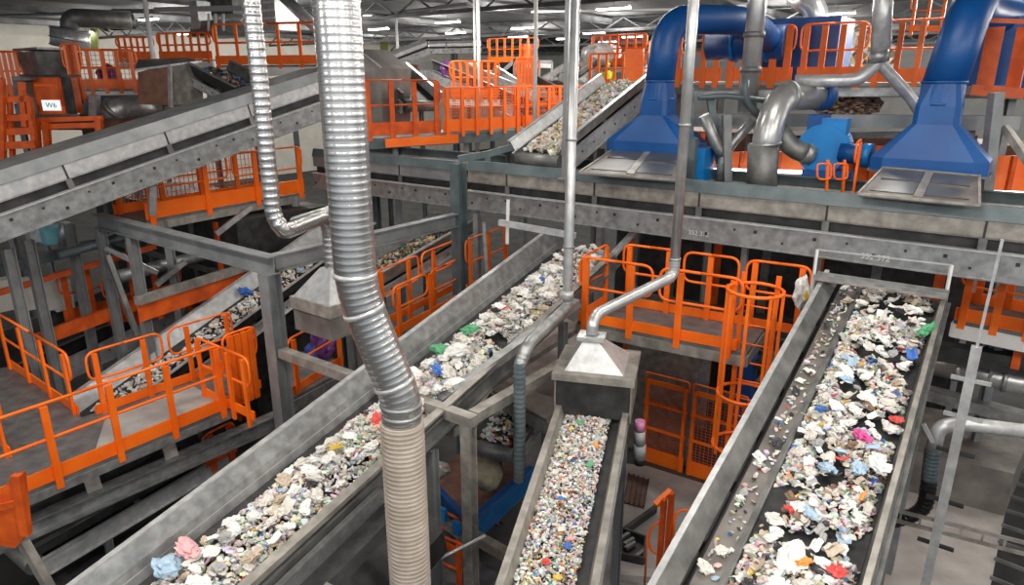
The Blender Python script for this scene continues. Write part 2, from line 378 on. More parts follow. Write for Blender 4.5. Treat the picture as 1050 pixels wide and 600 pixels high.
# portal frame
P0 = Vector((-3.67, 10.0, 0)); PT = 5.67
fw = Vector((-.55, 7.73, 0)); P1 = Vector((-8.15, 13.36, 0)); P2 = Vector((-1.05, 13.5, 0)); P3 = Vector((-7.11, 12.58, 0))
post('grey steel post where the two upper beams meet above the left platform', P0, 0, PT-.28, .24, 'grey')
post('grey steel post standing against the end of the long cross conveyor', P2, 0, 6.62, .24, 'bluegrey')
post('bare steel post at the lower beam end beside the blue machine', fw, 0, 4.06, .15, 'galv_warm')
def beam(label, a, b, w, h, m='grey', name='steel_beam'):
    return tag(MB().hbeam(a, b, w, h, .02).build(name, m), label, 'beam')
def sbeam(label, a, b, w, h, m='grey', name='steel_beam', cat='beam'):
    return tag(MB().bar(a, b, w, h).build(name, m), label, cat)
dU = (P1-P0).normalized(); dV = (P2-P0).normalized()
beam('blue-grey upper beam running left from the frame corner under the incline conveyor', XYZ(P0-dU*.15, PT-.14), XYZ(P1, PT-.14), .2, .28, 'grey')
beam('grey upper beam running from the frame corner behind the spiral duct', XYZ(P0+dV*.12, PT-.14), XYZ(P2-dV*.1, PT-.14), .18, .26, 'grey')
cbd = (fw-P0).normalized()
sbeam('dusty lower cross beam passing behind the spiral duct', XYZ(P0+cbd*.1, 4.13), XYZ(fw+cbd*.1, 4.13), .15, .14, 'galv_warm')
for label, p in (('grey post at the far left end of the upper beam', P1), ('grey post under the middle of the upper left beam', P3), ('grey post behind the upper beam end, left of two others', pY(71, 232, 13.8)), ('slim grey post under the incline conveyor, second from the left edge', pY(29, 248, 12.3)), ('slim grey post under the incline conveyor nearest the left edge', pY(8, 256, 11.6))):
    p = Vector(p); z1 = PT-.3
    post(label, p, 0, z1, .165, 'grey')
# raking brace between posts
sbeam('thin diagonal brace between the left posts', pY(110, 262, 13.0), pY(141, 345, 12.6), .09, .09, 'galv_dark', 'brace', 'brace')
sbeam('short white strut between the incline conveyor and the upper beam', XYZ(pY(157, 225, 13.3), PT), pY(156, 190, 13.0), .12, .12, 'galv_light', 'strut', 'strut')

# ================================================================ spiral ducts
DY = 5.5; DX0 = pY(355, 150, DY).x; DX1 = pY(412, 430, DY).x; DR = .174
duct = thing('spiral_duct', 'big silver spiral duct hanging in front, bent to the right halfway down', 'duct', (DX0, DY, CE-.3))
pth = fillet([(DX0, DY, CE-.02), (DX0, DY, pY(365, 300, DY).z), (DX1, DY, pY(412, 408, DY).z), (DX1, DY, pY(412, 432, DY).z)], .3, 8)
ribbed(MB(), pth, DR, .058, .0032, 32).build('spiral_pipe', 'spiral', duct)
zt_ = pY(412, 408, DY).z
for py_, r_ in ((414, .186), (424, .182), (434, .188)):
    z = pY(412, py_, DY).z; MB().tube([(DX1, DY, z-.016), (DX1, DY, z+.016)], r_, 28).build('clamp_ring', 'galv', duct)
ribbed(MB(), [Vector((DX1, DY, pY(412, 432, DY).z)), Vector((DX1, DY, .05))], .190, .045, .008, 28).build('flexible_hose', 'hose', duct)
ea, eb = Vector((DX0, DY, pY(365, 300, DY).z)), Vector((DX1, DY, zt_)); d_ = (eb-ea).normalized()
for q, ax in ((ea+ZD*.16, ZD), (ea+d_*.17, d_), (eb-d_*.15, d_)):
    MB().tube([q-ax*.02, q+ax*.02], .182, 28).build('joint_collar', 'galv_light', duct)

d2 = thing('spiral_duct', 'thin silver spiral duct on the left, hooking right to a small hood', 'duct', (-2.95, 8.4, CE-.3))
e1 = pY(291, 238, 8.4); e2 = pY(331, 222, 9.6); e3 = pY(337, 232, 9.9); e4 = pY(340, 274, 9.9)
pth2 = fillet([Vector((-2.95, 8.4, CE-.02)), Vector((-2.95, 8.4, pY(280, 222, 8.4).z)), e1, e2, e3, e4], .3, 7)
ribbed(MB(), pth2, .098, .09, .008, 16).build('spiral_pipe', 'spiral', d2)
tag(MB().tube([pY(302, 228, 10.2), pY(345, 214, 11.2)], .085, 12).build('steel_pipe', 'galv_light'), 'short straight pale pipe just above the hook of the thin duct', 'pipe')

# round and square risers in the middle
p3 = pY(588, 60, 9.6); x3, y3 = p3.x, p3.y
d3 = thing('steel_pipe', 'slim vertical pipe left of the hood, bending down-left to a grey upright hose', 'pipe', (x3, y3, CE-.3))
b1 = Vector((x3, y3, pY(590, 302, y3).z)); b2 = pY(533, 364, 8.2); b3 = Vector((b2.x, b2.y, 0)); b3 = pY(537, 495, 8.15)
MB().tube(fillet([Vector((x3, y3, CE-.02)), b1+ZD*.05, b1-ZD*.1], .1), .072, 14).build('pipe', 'cable', d3)
ribbed(MB(), fillet([b1-ZD*.1, b1-ZD*.2, b2+Vector((.1, .1, .1)), b2-ZD*.15], .18), .082, .06, .006, 14).build('flexible_hose', 'galv', d3)
ribbed(MB(), [b2-ZD*.1, Vector((b2.x, b2.y, b3.z))], .078, .07, .008, 14).build('flexible_hose', 'bluegrey', d3)
for z in (9.3, 7.4, 5.9):
    MB().tube([(x3, y3, z-.015), (x3, y3, z+.015)], .082, 14).build('coupling', 'galv', d3)
MB().tube([b1-ZD*.06, b1+ZD*.06], .09, 14).build('coupling', 'galv_light', d3)
p = pY(585, 60, 12.2); post('grey square post right behind the slim vertical pipe', p, 6.5, CE, .16, 'grey')
p4 = pY(707, 60, 9.5); x4, y4 = p4.x, p4.y
hood_apex = pY(607, 342, 8.62)
d4 = thing('steel_pipe', 'slim vertical pipe bending down-left into the top of the pyramid hood', 'pipe', (x4, y4, CE-.3))
c1 = Vector((x4, y4, pY(692, 283, y4).z)); c2 = pY(612, 322, 8.75)
MB().tube([Vector((x4, y4, CE-.02)), c1+ZD*.25], .072, 14).build('pipe', 'cable', d4)
ribbed(MB(), fillet([c1+ZD*.25, c1, c2, hood_apex+ZD*.12, hood_apex], .3, 7), .078, .05, .004, 14).build('flexible_hose', 'cable', d4)
for z in (9.3, 7.6, c1.z+.25):
    MB().tube([(x4, y4, z-.02), (x4, y4, z+.02)], .084, 14).build('coupling', 'galv', d4)
for px, py0, Y, r_, lab in ((491, 0, 24, .085, 'pale slim pole behind the pale conveyor, right one of the close pair'), (487, 5, 25, .06, 'thinner pale pole close beside another pale pole'), (549, 0, 17, .07, 'slim grey pole in front of the far incline conveyor'), (157, 0, 24, .11, 'slim white pole behind the grey hopper'), (408, 30, 40, .1, 'distant slim white pole above the pale conveyor')):
    a = pY(px, 60, Y); tag(MB().tube([XYZ(a, 6.0 if Y > 16 else 5), XYZ(a, CE)], r_*.68, 10).build('steel_pole', 'white'), lab, 'pole')
pr = pY(771, 60, 13.2)
d5 = thing('steel_pipe', 'stout silver vertical pipe with a collar standing before the orange railing', 'pipe', (pr.x, pr.y, 7.6))
MB().tube([XYZ(pr, 7.6), XYZ(pr, CE)], .165, 18).build('pipe', 'silver', d5)
for z in (8.35, 8.95, 9.9): MB().tube([XYZ(pr, z-.05), XYZ(pr, z+.05)], .19, 18).build('collar', 'galv_dark', d5)
# ================================================================ right conveyor (wide, in front)
ZN, ZF = 4.15, 5.45
RL0, RL1 = pz(665, 600, ZN), pz(838, 290, ZF); RR0, RR1 = pz(886, 600, ZN), pz(972, 290, ZF)
rm0, rm1 = (RL0+RR0)/2, (RL1+RR1)/2
rdir = (rm1-rm0).normalized(); RW = (RR0-RL0).cross(rdir).length
RW2 = (RR1-RL1).cross(rdir).length
print('right conveyor width', RW, RW2, 'az', math.degrees(math.atan2(rdir.x, rdir.y)), 'slope', math.degrees(math.asin(rdir.z)))
RA, RB = rm0-rdir*1.3, rm1+rdir*.12
RC = thing('belt_conveyor', 'wide incline conveyor heaped with mixed waste, nearest on the right', 'conveyor', RA)
dd, rr_, uu = frame(RB-RA); hw = (RW+RW2)/4
RA_, RB_ = RA-uu*.22, RB-uu*.22         # belt level below the wall tops
def rprism(prof, name, m, parent=None): return MB().prism(prof, RA_, RB_).build(name, m, parent or RC)
BX0, BX1 = -hw+.50, hw-.07             # belt edges
rprism([(BX0, -.03), (BX1, -.03), (BX1, 0), (BX0, 0)], 'belt', 'belt')
w1 = rprism([(-hw+.03, -.25), (-hw+.15, .02), (-hw+.15, .045), (-hw+.01, .235), (-hw-.01, .235), (-hw-.01, -.25)], 'side_wall', 'galv_dark')
rprism([(-hw-.03, .215), (-hw+.03, .215), (-hw+.03, .24), (-hw-.03, .24)], 'top_flange', 'galv_light', w1)
ln = rprism([(-hw+.21, -.02), (BX0-.06, -.02), (BX0-.06, .015), (-hw+.21, .015)], 'side_lane', 'greybrown')
rprism([(-hw+.14, -.1), (-hw+.21, -.1), (-hw+.21, -.07), (-hw+.14, -.07)], 'gap_shadow', 'black', ln)  # black strip stands in for the shadow between wall and lane
dv = rprism([(BX0-.06, -.02), (BX0, -.02), (BX0, .05), (BX0-.015, .06), (BX0-.06, .05)], 'divider', 'galv_dark')
w2 = rprism([(BX1, -.02), (BX1+.02, -.02), (hw, .17), (hw-.02, .17)], 'side_wall', 'galv_dark')
rprism([(hw-.025, .165), (hw+.03, .165), (hw+.03, .185), (hw-.025, .185)], 'top_flange', 'galv_warm', w2)
rprism([(hw+.03, -.02), (hw+.09, -.02), (hw+.09, .0), (hw+.045, .0), (hw+.045, .12), (hw+.03, .12)], 'edge_channel', 'galv_dark', w2)
for sg in (-1, 1):
    rprism([(sg*hw-.03, -.5), (sg*hw+.03, -.5), (sg*hw+.03, -.25), (sg*hw-.03, -.25)], 'stringer', 'galv')
for i in range(1, 8):
    c = RA_+(RB_-RA_)*(i/8)-uu*.15; MB().tube([c-rr_*hw, c+rr_*hw], .06, 8).build('idler_roller', 'galv_dark', RC)
for f in (.08, .55, .9):
    for sg in (-1, 1):
        c = RA_+(RB_-RA_)*f+rr_*sg*hw*.96-uu*.5; MB().hbeam(XYZ(c, 0), c, .14, .14, .015, up=VD).build('leg', 'grey', RC)
# head plate and light frame at its far end
fa, fb = pz(838, 256, 5.78), pz(976, 272, 5.78)
hf = thing('safety_portal', 'thin white tube frame over the far end of the wide right conveyor', 'frame', XYZ(fa, ZF))
MB().bar(fa, fb, .02).build('rail', 'galv_light', hf)
MB().bar(fa, XYZ(fa, 5.0), .035).build('upright', 'white', hf); MB().bar(fb, XYZ(fb, 4.9), .035).build('upright', 'white', hf)
ha, hb = pz(836, 284, 5.45), pz(972, 304, 5.45)
hp = thing('cover_plate', 'pale ribbed strip covering the far end of the wide right conveyor', 'cover', ha)
MB().bar(ha, hb, .26, .03).build('plate', 'galv_warm', hp)
MB().bar(ha+UD*.0-VD*.1+ZD*.03, hb-VD*.1+ZD*.03, .03, .06).build('rib', 'galv', hp); MB().bar(ha+VD*.1+ZD*.03, hb+VD*.1+ZD*.03, .03, .06).build('rib', 'galv', hp)

# ================================================================ middle conveyor with the pyramid hood
MZN, MZF = 3.55, 3.95
ML0, ML1, MR0, MR1 = pz(512, 600, MZN), pz(568, 425, MZF), pz(612, 600, MZN), pz(645, 425, MZF)
m0, m1 = (ML0+MR0)/2, (ML1+MR1)/2; md = (m1-m0).normalized(); MW = ((MR0-ML0).cross(md).length+(MR1-ML1).cross(md).length)/2
print('mid conveyor width', MW, (MR0-ML0).length, (MR1-ML1).length, 'az', math.degrees(math.atan2(md.x, md.y)))
MA, MBf = m0-md*1.2-ZD*.12, m1+md*.35-ZD*.12
MC, mdd, mr, mu = conveyor('narrow conveyor of fine shredded waste feeding from the pyramid hood', MA, MBf, MW-.22, .16, .16, .05, wl='galv_warm', wr='galv_warm', rail='galv_warm', legs=(.15, .9), stringer=.2)
# pyramid hood
hd = thing('extraction_hood', 'bright steel pyramid hood on a dark box over the narrow conveyor', 'hood', XYZ(m1, 3.9))
hl_, hr_ = pY(568, 392, 8.25), pY(648, 392, 8.25); hz = hl_.z; hwid = (hr_-hl_).length*.98
hc = (hl_+hr_)/2; sx = mr.copy(); sx.z = 0; sx.normalize(); sy = Vector((-sx.y, sx.x, 0)); dep = 1.0
def hq(x, y, z): return hc+sx*x+sy*y+ZD*(z-hz)
def ring(x0, x1, y0, y1, z): return [hq(x0, y0, z), hq(x1, y0, z), hq(x1, y1, z), hq(x0, y1, z)]
hh = hwid/2
MB().plate([hq(-hh+.02, 0, hz), hq(hh-.02, 0, hz), hq(hh-.02, 0, hz-.50), hq(-hh+.02, 0, hz-.50)], .02).build('front_curtain', 'dark', hd)
for s_ in (-1, 1):
    MB().plate([hq(s_*hh, 0, hz), hq(s_*hh, dep, hz), hq(s_*hh, dep, hz-.55), hq(s_*hh, 0, hz-.55)], .02).build('side_panel', 'galv_warm', hd)
MB().loft([ring(-hh-.04, hh+.04, -.06, dep, hz), ring(-hh-.04, hh+.04, -.06, dep, hz+.10)]).build('base_rim', 'galv_warm', hd)
ca = hood_apex; az_ = hz+.10
top = [ca+sx*-.09+sy*-.09, ca+sx*.09+sy*-.09, ca+sx*.09+sy*.09, ca+sx*-.09+sy*.09]; top = [XYZ(p, ca.z-.06) for p in top]
MB().loft([ring(-hh*.78, hh*.78, .06, dep-.1, az_), top]).build('pyramid', 'galv_light', hd)
MB().box(ca-ZD*.04, (.36, .3, .05), math.atan2(sx.y, sx.x)).build('apex_flange', 'galv_light', hd)
# geared motor at its right
gm = thing('gear_motor', 'grey gear motor with pink fan cover hanging at the right of the narrow conveyor', 'motor', pY(657, 455, 8.5))
g0 = pY(656, 470, 8.5); g1 = pY(656, 437, 8.5)
MB().tube([g0, g0.lerp(g1, .42)], .085, 14).build('gearbox', 'motor', gm); MB().tube([g0.lerp(g1, .46), g0.lerp(g1, .85)], .075, 14).build('motor_body', 'motor', gm)
MB().tube([g0.lerp(g1, .87), g1+ZD*.08], .07, 14).build('fan_cover', 'pink', gm); MB().tube([g0-ZD*.09, g0], .075, 12).build('end_flange', 'dark', gm)
MB().bar(g0.lerp(g1, .2), g0.lerp(g1, .2)-UD*.35, .05).build('shaft', 'dark', gm)

# ================================================================ diagonal conveyor
DZN, DZF = 3.35, 5.15
DL0, DL1 = pz(75, 600, DZN+.25), pz(556, 241, DZF+.25); DR1 = pz(588, 287, DZF+.1)
ddn = (DL1-DL0).normalized(); print('diag az', math.degrees(math.atan2(ddn.x, ddn.y)), 'slope', math.degrees(math.asin(ddn.z)))
d_, r_d, u_d = frame(ddn)
DR0 = pz(262, 560, DZN+.35); DWd = abs((DR1-DL1).dot(r_d)); print('diag widths', DWd, (pz(430, 415, 4.25)-DL0).dot(r_d), (DR0-DL0).dot(r_d))
DWd = 1.32
DA = DL0-ddn*.8+r_d*(DWd/2)-u_d*.42; DB = DL1+r_d*(DWd/2)-u_d*.42+ddn*.3
DC = thing('belt_conveyor', 'long diagonal incline conveyor carrying pale plastic film past the spiral duct', 'conveyor', DA)
def dprism(prof, name, m, parent=None, a=0., b=1., prof2=None): return MB().prism(prof, DA+(DB-DA)*a, DA+(DB-DA)*b, prof2=prof2).build(name, m, parent or DC)
dh = DWd/2
dprism([(-dh+.2, -.03), (dh-.2, -.03), (dh-.02, .03), (dh-.02, .05), (dh-.2, 0), (-dh+.2, 0), (-dh+.12, .03), (-dh+.12, 0)], 'belt', 'belt')
wl_ = dprism([(-dh+.14, .0), (-dh+.08, .22), (-dh, .42), (-dh-.015, .42), (-dh+.065, .21), (-dh+.12, -.01)], 'side_wall', 'galv')
dprism([(-dh-.06, .41), (-dh+.01, .41), (-dh+.01, .43), (-dh-.06, .43)], 'top_flange', 'galv_light', wl_)
dprism([(-dh+.10, .12), (-dh+.108, .12), (-dh+.062, .25), (-dh+.054, .25)], 'pale_strip', 'galv_light', wl_)  # paler band low on the inner wall
wr_ = dprism([(dh-.04, -.02), (dh-.02, -.02), (dh+.03, .17), (dh+.01, .17)], 'side_wall', 'galv_warm', None, 0, 1)
dprism([(dh, .17), (dh+.10, .17), (dh+.10, .19), (dh, .19)], 'top_flange', 'galv_warm', wr_)
dprism([(dh-.02, .17), (dh+.10, .17), (dh+.10, .27), (dh-.02, .27)], 'guard_rail', 'galv_warm', wr_, 0, .55, [(dh-.02, .17), (dh+.10, .17), (dh+.10, .195), (dh-.02, .195)])
dprism([(dh+.04, -.12), (dh+.12, -.12), (dh+.12, -.10), (dh+.06, -.10), (dh+.06, .10), (dh+.10, .10), (dh+.10, .12), (dh+.04, .12)], 'stringer', 'galv_dark')
dprism([(-dh-.1, -.28), (-dh, -.28), (-dh, .2), (-dh-.02, .2), (-dh-.02, -.26), (-dh-.1, -.26)], 'stringer', 'galv')
for i in range(1, 9):
    c = DA+(DB-DA)*(i/9)-u_d*.15; MB().tube([c-r_d*dh, c+r_d*dh], .06, 8).build('idler_roller', 'galv_dark', DC)
for f in (.1, .45, .8):
    for sg in (-1, 1):
        c = DA+(DB-DA)*f+r_d*sg*dh-u_d*.28; MB().hbeam(XYZ(c, 0), c, .12, .12, .012, up=VD).build('leg', 'grey', DC)
# lower companion with black cover, to its right
SA = DA+r_d*(dh+.56)-u_d*.20; SB = SA+(DB-DA)*.345; print('hose to cover axis', ((Vector((DX1, DY, 0))-XYZ(SA, 0)).dot(Vector((r_d.x, r_d.y, 0))))); sd = ddn; sr, su = r_d, u_d; S0 = SA
SC = thing('covered_conveyor', 'lower conveyor with glossy black cover beside the diagonal one', 'conveyor', S0)
def sprism(prof, name, m, parent=None, a=0., b=1.): return MB().prism(prof, SA+(SB-SA)*a, SA+(SB-SA)*b).build(name, m, parent or SC)
sprism([(-.42, .0), (-.40, 0), (-.38, .22), (-.46, .22), (-.46, .20), (-.40, .20)], 'side_plate', 'galv')
sprism([(-.40, 0), (0.05, 0), (0.05, .02), (-.40, .02)], 'belt', 'belt')
cv = sprism([(.05, -.05), (.38, -.38), (.44, -.35), (.44, -.05), (.2, .26), (.05, .26)], 'cover', 'black', None, 0, 1)
for f in (.36, .62): sprism([(.04, .255), (.205, .265), (.45, -.045), (.455, -.04), (.21, .285), (.04, .275)], 'cover_strap', 'galv_dark', cv, f, f+.012)
sprism([(-.42, -.3), (.40, -.42), (.40, -.40), (-.42, -.02)], 'underside_frame', 'galv_dark')
for f in (.2, .8):
    c = SA+(SB-SA)*f; MB().hbeam(XYZ(c, 0), c-su*.3, .12, .12, .012, up=VD).build('leg', 'grey', SC)

# ================================================================ left-middle conveyor with small hood
HA, HB = pz(112, 420, 2.45), pz(330, 262, 4.35)
HC, hdd, hrr, huu = conveyor('narrow conveyor of pale scraps behind the left railings, rising to the small hood', HA-(HB-HA).normalized()*.6, HB+(HB-HA).normalized()*1.2, 1.1, .3, .25, .12, wl='galv_light', wr='dark', rail='galv_light', legs=(.2, .85))
sh = thing('extraction_hood', 'small pale steel hood under the hook of the thin spiral duct', 'hood', pY(342, 300, 10.6))
hcz = e4; 
def q4(c, a, b, z): return [XYZ(c-UD*a-VD*b, z), XYZ(c+UD*a-VD*b, z), XYZ(c+UD*a+VD*b, z), XYZ(c-UD*a+VD*b, z)]
MB().loft([q4(hcz, .12, .12, e4.z), q4(hcz, .42, .42, e4.z-.42)]).build('cone', 'galv_light', sh)
MB().loft([q4(hcz, .46, .46, e4.z-.42), q4(hcz, .46, .46, e4.z-.60)]).build('rim', 'galv_warm', sh)
MB().loft([q4(hcz, .43, .43, e4.z-.60), q4(hcz, .43, .43, e4.z-.95)]).build('skirt', 'greybrown', sh)
# ================================================================ platforms
def platform(label, pts, m='deck', th=.06, edge=.2, em='galv', legs=(), leg_z=0., name='platform'):
    pts = [Vector(p) for p in pts]; t = thing(name, label, 'platform', pts[0])
    MB().slab(pts, th).build('deck_plate', m, t); n = len(pts)
    for i in range(n):
        a, b = pts[i], pts[(i+1) % n]
        MB().bar(a-ZD*(th+edge/2), b-ZD*(th+edge/2), .06, edge).build('edge_beam', em, t)
    for p in legs:
        p = Vector(p); MB().hbeam(XYZ(p, leg_z), XYZ(p, pts[0].z-th), .14, .14, .015).build('leg', 'grey', t)
    return t
# --- left platform, level 3.1
LZ = 3.1
F0, F1 = pz(-25, 527, LZ), pz(238, 417, LZ)          # front edge
fdv = (F1-F0).normalized(); fdu = Vector((fdv.y, -fdv.x, 0))*-1
K0 = pz(84, 428, LZ); K1 = pz(240, 375, LZ)           # back edge of the walkway
G0 = pz(10, 376, LZ)
platform('dark chequered platform at the left with a pale walkway strip', [F0, F1, K1, K0, G0, G0+VD*-3.2-UD*1.5], 'deck', edge=.12, legs=(G0,))
s1, s2 = F0.lerp(F1, .52), F1
tag(MB().slab([p+ZD*.012 for p in (pz(96, 468, LZ), pz(232, 414, LZ), pz(197, 396, LZ), pz(108, 430, LZ))], .01).build('floor_plate', 'deck_light'), 'pale grey walkway plate between the two left railings', 'plate')
railing('orange guard railing along the near edge of the left platform', F0, F1-fdv*.05, 5, 1.1, loops=1, toe_h=.2, post_w=.09, tube_r=.024)
railing('orange two-loop railing along the far side of the pale walkway', pz(99, 426, LZ), pz(243, 374, LZ), 4, 1.05, loops=2, post_w=.075)
railing('orange guard railing on the left platform running off toward the left posts', G0, K0-(K0-G0).normalized()*.1, 4, 1.05, toe_h=.16, post_w=.085)
railing('orange railing return at the far left corner of the platform', pz(-12, 440, LZ), pz(12, 470, LZ), 2, 1.0, post_w=.1)
railing('orange guard railing crossing behind the pale walkway near the grey post', pz(208, 405, LZ), pz(262, 432, LZ), 4, 1.05, post_w=.08)
railing('tall orange gate railing beside the grey frame post', pz(236, 412, LZ), pz(268, 398, LZ), 4, 1.15, post_w=.1)
railing('orange guard railing right of the grey frame post, beside the purple bundle', pz(300, 406, LZ), pz(352, 372, LZ), 2, 1.0, loops=1, post_w=.1)
platform('small grey platform right of the grey frame post', [pz(292, 412, LZ), pz(352, 380, LZ), pz(330, 352, LZ), pz(285, 372, LZ)], 'deck', legs=(pz(300, 395, LZ),))
# purple bundle
def lump(c, sx, sy, sz, seed, sub=3, amp=.35, fr=2.2):
    bm = bmesh.new(); bmesh.ops.create_icosphere(bm, subdivisions=sub, radius=1)
    vs = []
    for v in bm.verts:
        n = noise.noise(v.co*fr+Vector((seed*3.1, seed*1.7, 0)))+.5*noise.noise(v.co*fr*2.3+Vector((0, seed*2.3, seed)))
        p = v.co*(1+amp*n); vs.append(Vector(c)+Vector((p.x*sx, p.y*sy, p.z*sz)))
    bm.verts.ensure_lookup_table(); fs = [[v.index for v in f.verts] for f in bm.faces]; bm.free()
    return vs, fs
c = pz(333, 366, LZ)+ZD*.3
pb_ = thing('plastic_bundle', 'crumpled purple and blue plastic bundle on the small platform', 'bundle', XYZ(c, LZ))
MB().add(*lump(c, .24, .2, .34, 3), smooth=False).build('purple_film', 'purple', pb_); MB().add(*lump(c+Vector((-.2, -.12, -.12)), .14, .12, .15, 5), smooth=False).build('blue_film', 'bluefilm', pb_)
# beam under the left platform and brackets
B0, B1 = pz(-15, 561, 2.42), pz(292, 427, 2.45)
beam('long grey beam below the near edge of the left platform', B0-ZD*.0, B1, .22, .26, 'galv')
for f, lab in ((.3, 'steel bracket between beam and left platform, nearer the left edge'), (.55, 'steel bracket between beam and left platform, under the middle railing post')):
    c = B0.lerp(B1, f)+ZD*.13; tag(MB().bar(c, c+ZD*.36-UD*.1, .2, .03).build('steel_bracket', 'galv_warm'), lab, 'bracket')
# dark machinery below
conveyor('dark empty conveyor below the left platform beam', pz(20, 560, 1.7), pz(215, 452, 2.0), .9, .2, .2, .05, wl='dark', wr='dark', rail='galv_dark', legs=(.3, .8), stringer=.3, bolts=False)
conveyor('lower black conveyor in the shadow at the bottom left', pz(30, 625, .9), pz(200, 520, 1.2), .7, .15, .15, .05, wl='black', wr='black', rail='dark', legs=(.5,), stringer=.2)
ob = thing('support_bracket', 'orange machine bracket at the bottom left corner', 'bracket', pz(12, 560, 1.6))
o0, o1 = pY(20, 492, 7.0), pY(24, 545, 7.0)
MB().plate([pY(14, 488, 7.0), pY(24, 484, 7.0), pY(31, 545, 7.0), pY(18, 560, 7.0), pY(-8, 556, 7.0), pY(-8, 520, 7.0)], .08).build('plate', 'orange_dark', ob)
MB().bar(pY(17, 487, 6.92), pY(27, 548, 6.92), .08, .1).build('rib', 'orange_dark', ob); MB().bar(pY(-8, 522, 6.92), pY(17, 516, 6.92), .05, .08).build('rib', 'orange_dark', ob)
sbeam('rusty raking strut below the orange machine bracket', pY(24, 556, 7.1), pY(55, 610, 7.0), .1, .1, 'galv_warm', 'strut', 'strut')
railing('small orange railing in the gap left of the diagonal conveyor', pz(212, 480, 1.9), pz(243, 463, 1.9), 2, .6, toe=True, m='orange_dark', post_w=.1)

# --- middle platform, level 4.3, under the cross conveyor
MZ = 4.3
A0, A1 = pz(592, 329, MZ), pz(764, 362, MZ); au = (A1-A0).normalized(); av = Vector((-au.y, au.x, 0))
A1 = A1+au*.02
mp = platform('grey walkway with orange railings under the cross conveyor', [A0, A1, A1+av*1.25, A0+av*1.25], 'deck', edge=.16, em='galv_warm', legs=(A0+au*.25+av*.2,))
railing('orange front railing of the middle walkway, left of the ladder cage', A0+au*.02, A1-au*.15, 4, 1.12, loops=2, toe_h=.17, post_w=.10, tube_r=.024)
railing('orange rear railing of the middle walkway under the cross conveyor', A0+av*1.2+au*.3, A1+av*1.2+au*.6, 5, 1.12, loops=3, toe_h=.15, post_w=.09, tube_r=.023)
railing('short orange end railing of the middle walkway beside the slim pipe', A0+au*.02+av*.1, A0+au*.02+av*1.15, 2, 1.1, loops=1, post_w=.1)
# ladder cage
lc = A1+au*.05+av*.05; lcx = lc+au*.02-av*.02
lad = thing('caged_ladder', 'orange caged ladder at the right end of the middle walkway', 'ladder', XYZ(lcx, 2.0))
for sg in (-1, 1):
    MB().bar(XYZ(lcx+av*.1+au*.24*sg, 1.2), XYZ(lcx+av*.1+au*.24*sg, 5.5), .07, .04, up=av).build('stile', 'orange', lad)
for i in range(13): MB().tube([XYZ(lcx+av*.1-au*.24, 1.4+.3*i), XYZ(lcx+av*.1+au*.24, 1.4+.3*i)], .014, 6).build('rung', 'orange', lad)
def hoop(z, rr): return [XYZ(lcx-av*(.25)+au*rr*math.cos(a)-av*rr*math.sin(a)*1.0, z) for a in [math.pi*2*i/20 for i in range(20)]]
for z in (5.35, 3.75, 2.9): MB().tube(hoop(z, .38), .026, 8, closed=True).build('hoop', 'orange', lad)
for a in (0, .25, .5, .75, 1.0):
    an = math.pi*a; p = lcx-av*.25+au*.38*math.cos(an)-av*.38*math.sin(an); MB().bar(XYZ(p, 2.8), XYZ(p, 5.38), .045, .012, up=av).build('cage_strip', 'orange', lad)
yb = thing('plastic_bundle', 'pale bag with a yellow streak left of the wide conveyor head', 'bag', pY(822, 305, 10.0))
cc = pY(822, 300, 10.0); MB().add(*lump(cc, .12, .1, .26, 9)).build('bag', 'white', yb); MB().add(*lump(cc+Vector((.03, -.08, -.03)), .035, .04, .1, 4, 2)).build('yellow_film', 'yellow', yb)

# --- gates on the floor
Q0, Q1 = pz(657, 471, 0), pz(755, 503, 0); qu = (Q1-Q0).normalized()
def gate(label, a, b, h=2.0):
    t = thing('mesh_gate', label, 'gate', a); L = (b-a).length; d = (b-a).normalized()
    for p in (a+d*.06, b-d*.06): MB().bar(p+ZD*.02, p+ZD*h, .11, .06, up=d).build('post', 'orange', t)
    for z, hh_ in ((h-.05, .1), (h*.72, .06), (h*.42, .06)): MB().bar(a+ZD*z, b+ZD*z, .05, hh_).build('cross_rail', 'orange', t)
    MB().bar(a+ZD*.18, b+ZD*.18, .03, .34).build('kick_plate', 'orange', t)
    mb = MB(); n = int(L/.085)
    for i in range(1, n): mb.bar(a+d*(L*i/n)+ZD*.35, a+d*(L*i/n)+ZD*(h-.1), .008)
    for i in range(22): mb.bar(a+ZD*(.4+(h-.5)*i/22), b+ZD*(.4+(h-.5)*i/22), .007)
    mb.build('mesh_infill', 'orange_dark', t)
    MB().tube(fillet([a+ZD*(h), a+ZD*(h+.14), b+ZD*(h+.14), b+ZD*h], .08), .022, 8).build('top_tube', 'orange', t)
gate('orange mesh gate, left leaf, beside the grey gear motor', Q0, Q0+qu*.98); gate('orange mesh gate, right leaf, below the ladder cage', Q0+qu*1.06, Q0+qu*2.2)
qn = Vector((-qu.y, qu.x, 0))
mr_ = thing('machine_housing', 'dark roofed machine behind the orange mesh gates', 'machine', Q0+qn*.5)
h0, h1 = Q0-qu*.6+qn*.35, Q0+qu*2.6+qn*.35
MB().slab([XYZ(p, 2.75) for p in (h0-qu*.9, h1, h1+qn*3.2, h0-qu*.9+qn*3.2)], .12).build('roof', 'dark', mr_)
MB().prism([(-.04, 0), (.04, 0), (.04, 2.62), (-.04, 2.62)], h0, h0+qu*1.6).build('front_panel', 'galv_warm', mr_)
for i in range(3): MB().bar(XYZ(h0-qu*.9+qn*(.6+.9*i), 2.79), XYZ(h1+qn*(.6+.9*i), 2.79), .08, .06).build('roof_rib', 'galv_dark', mr_)
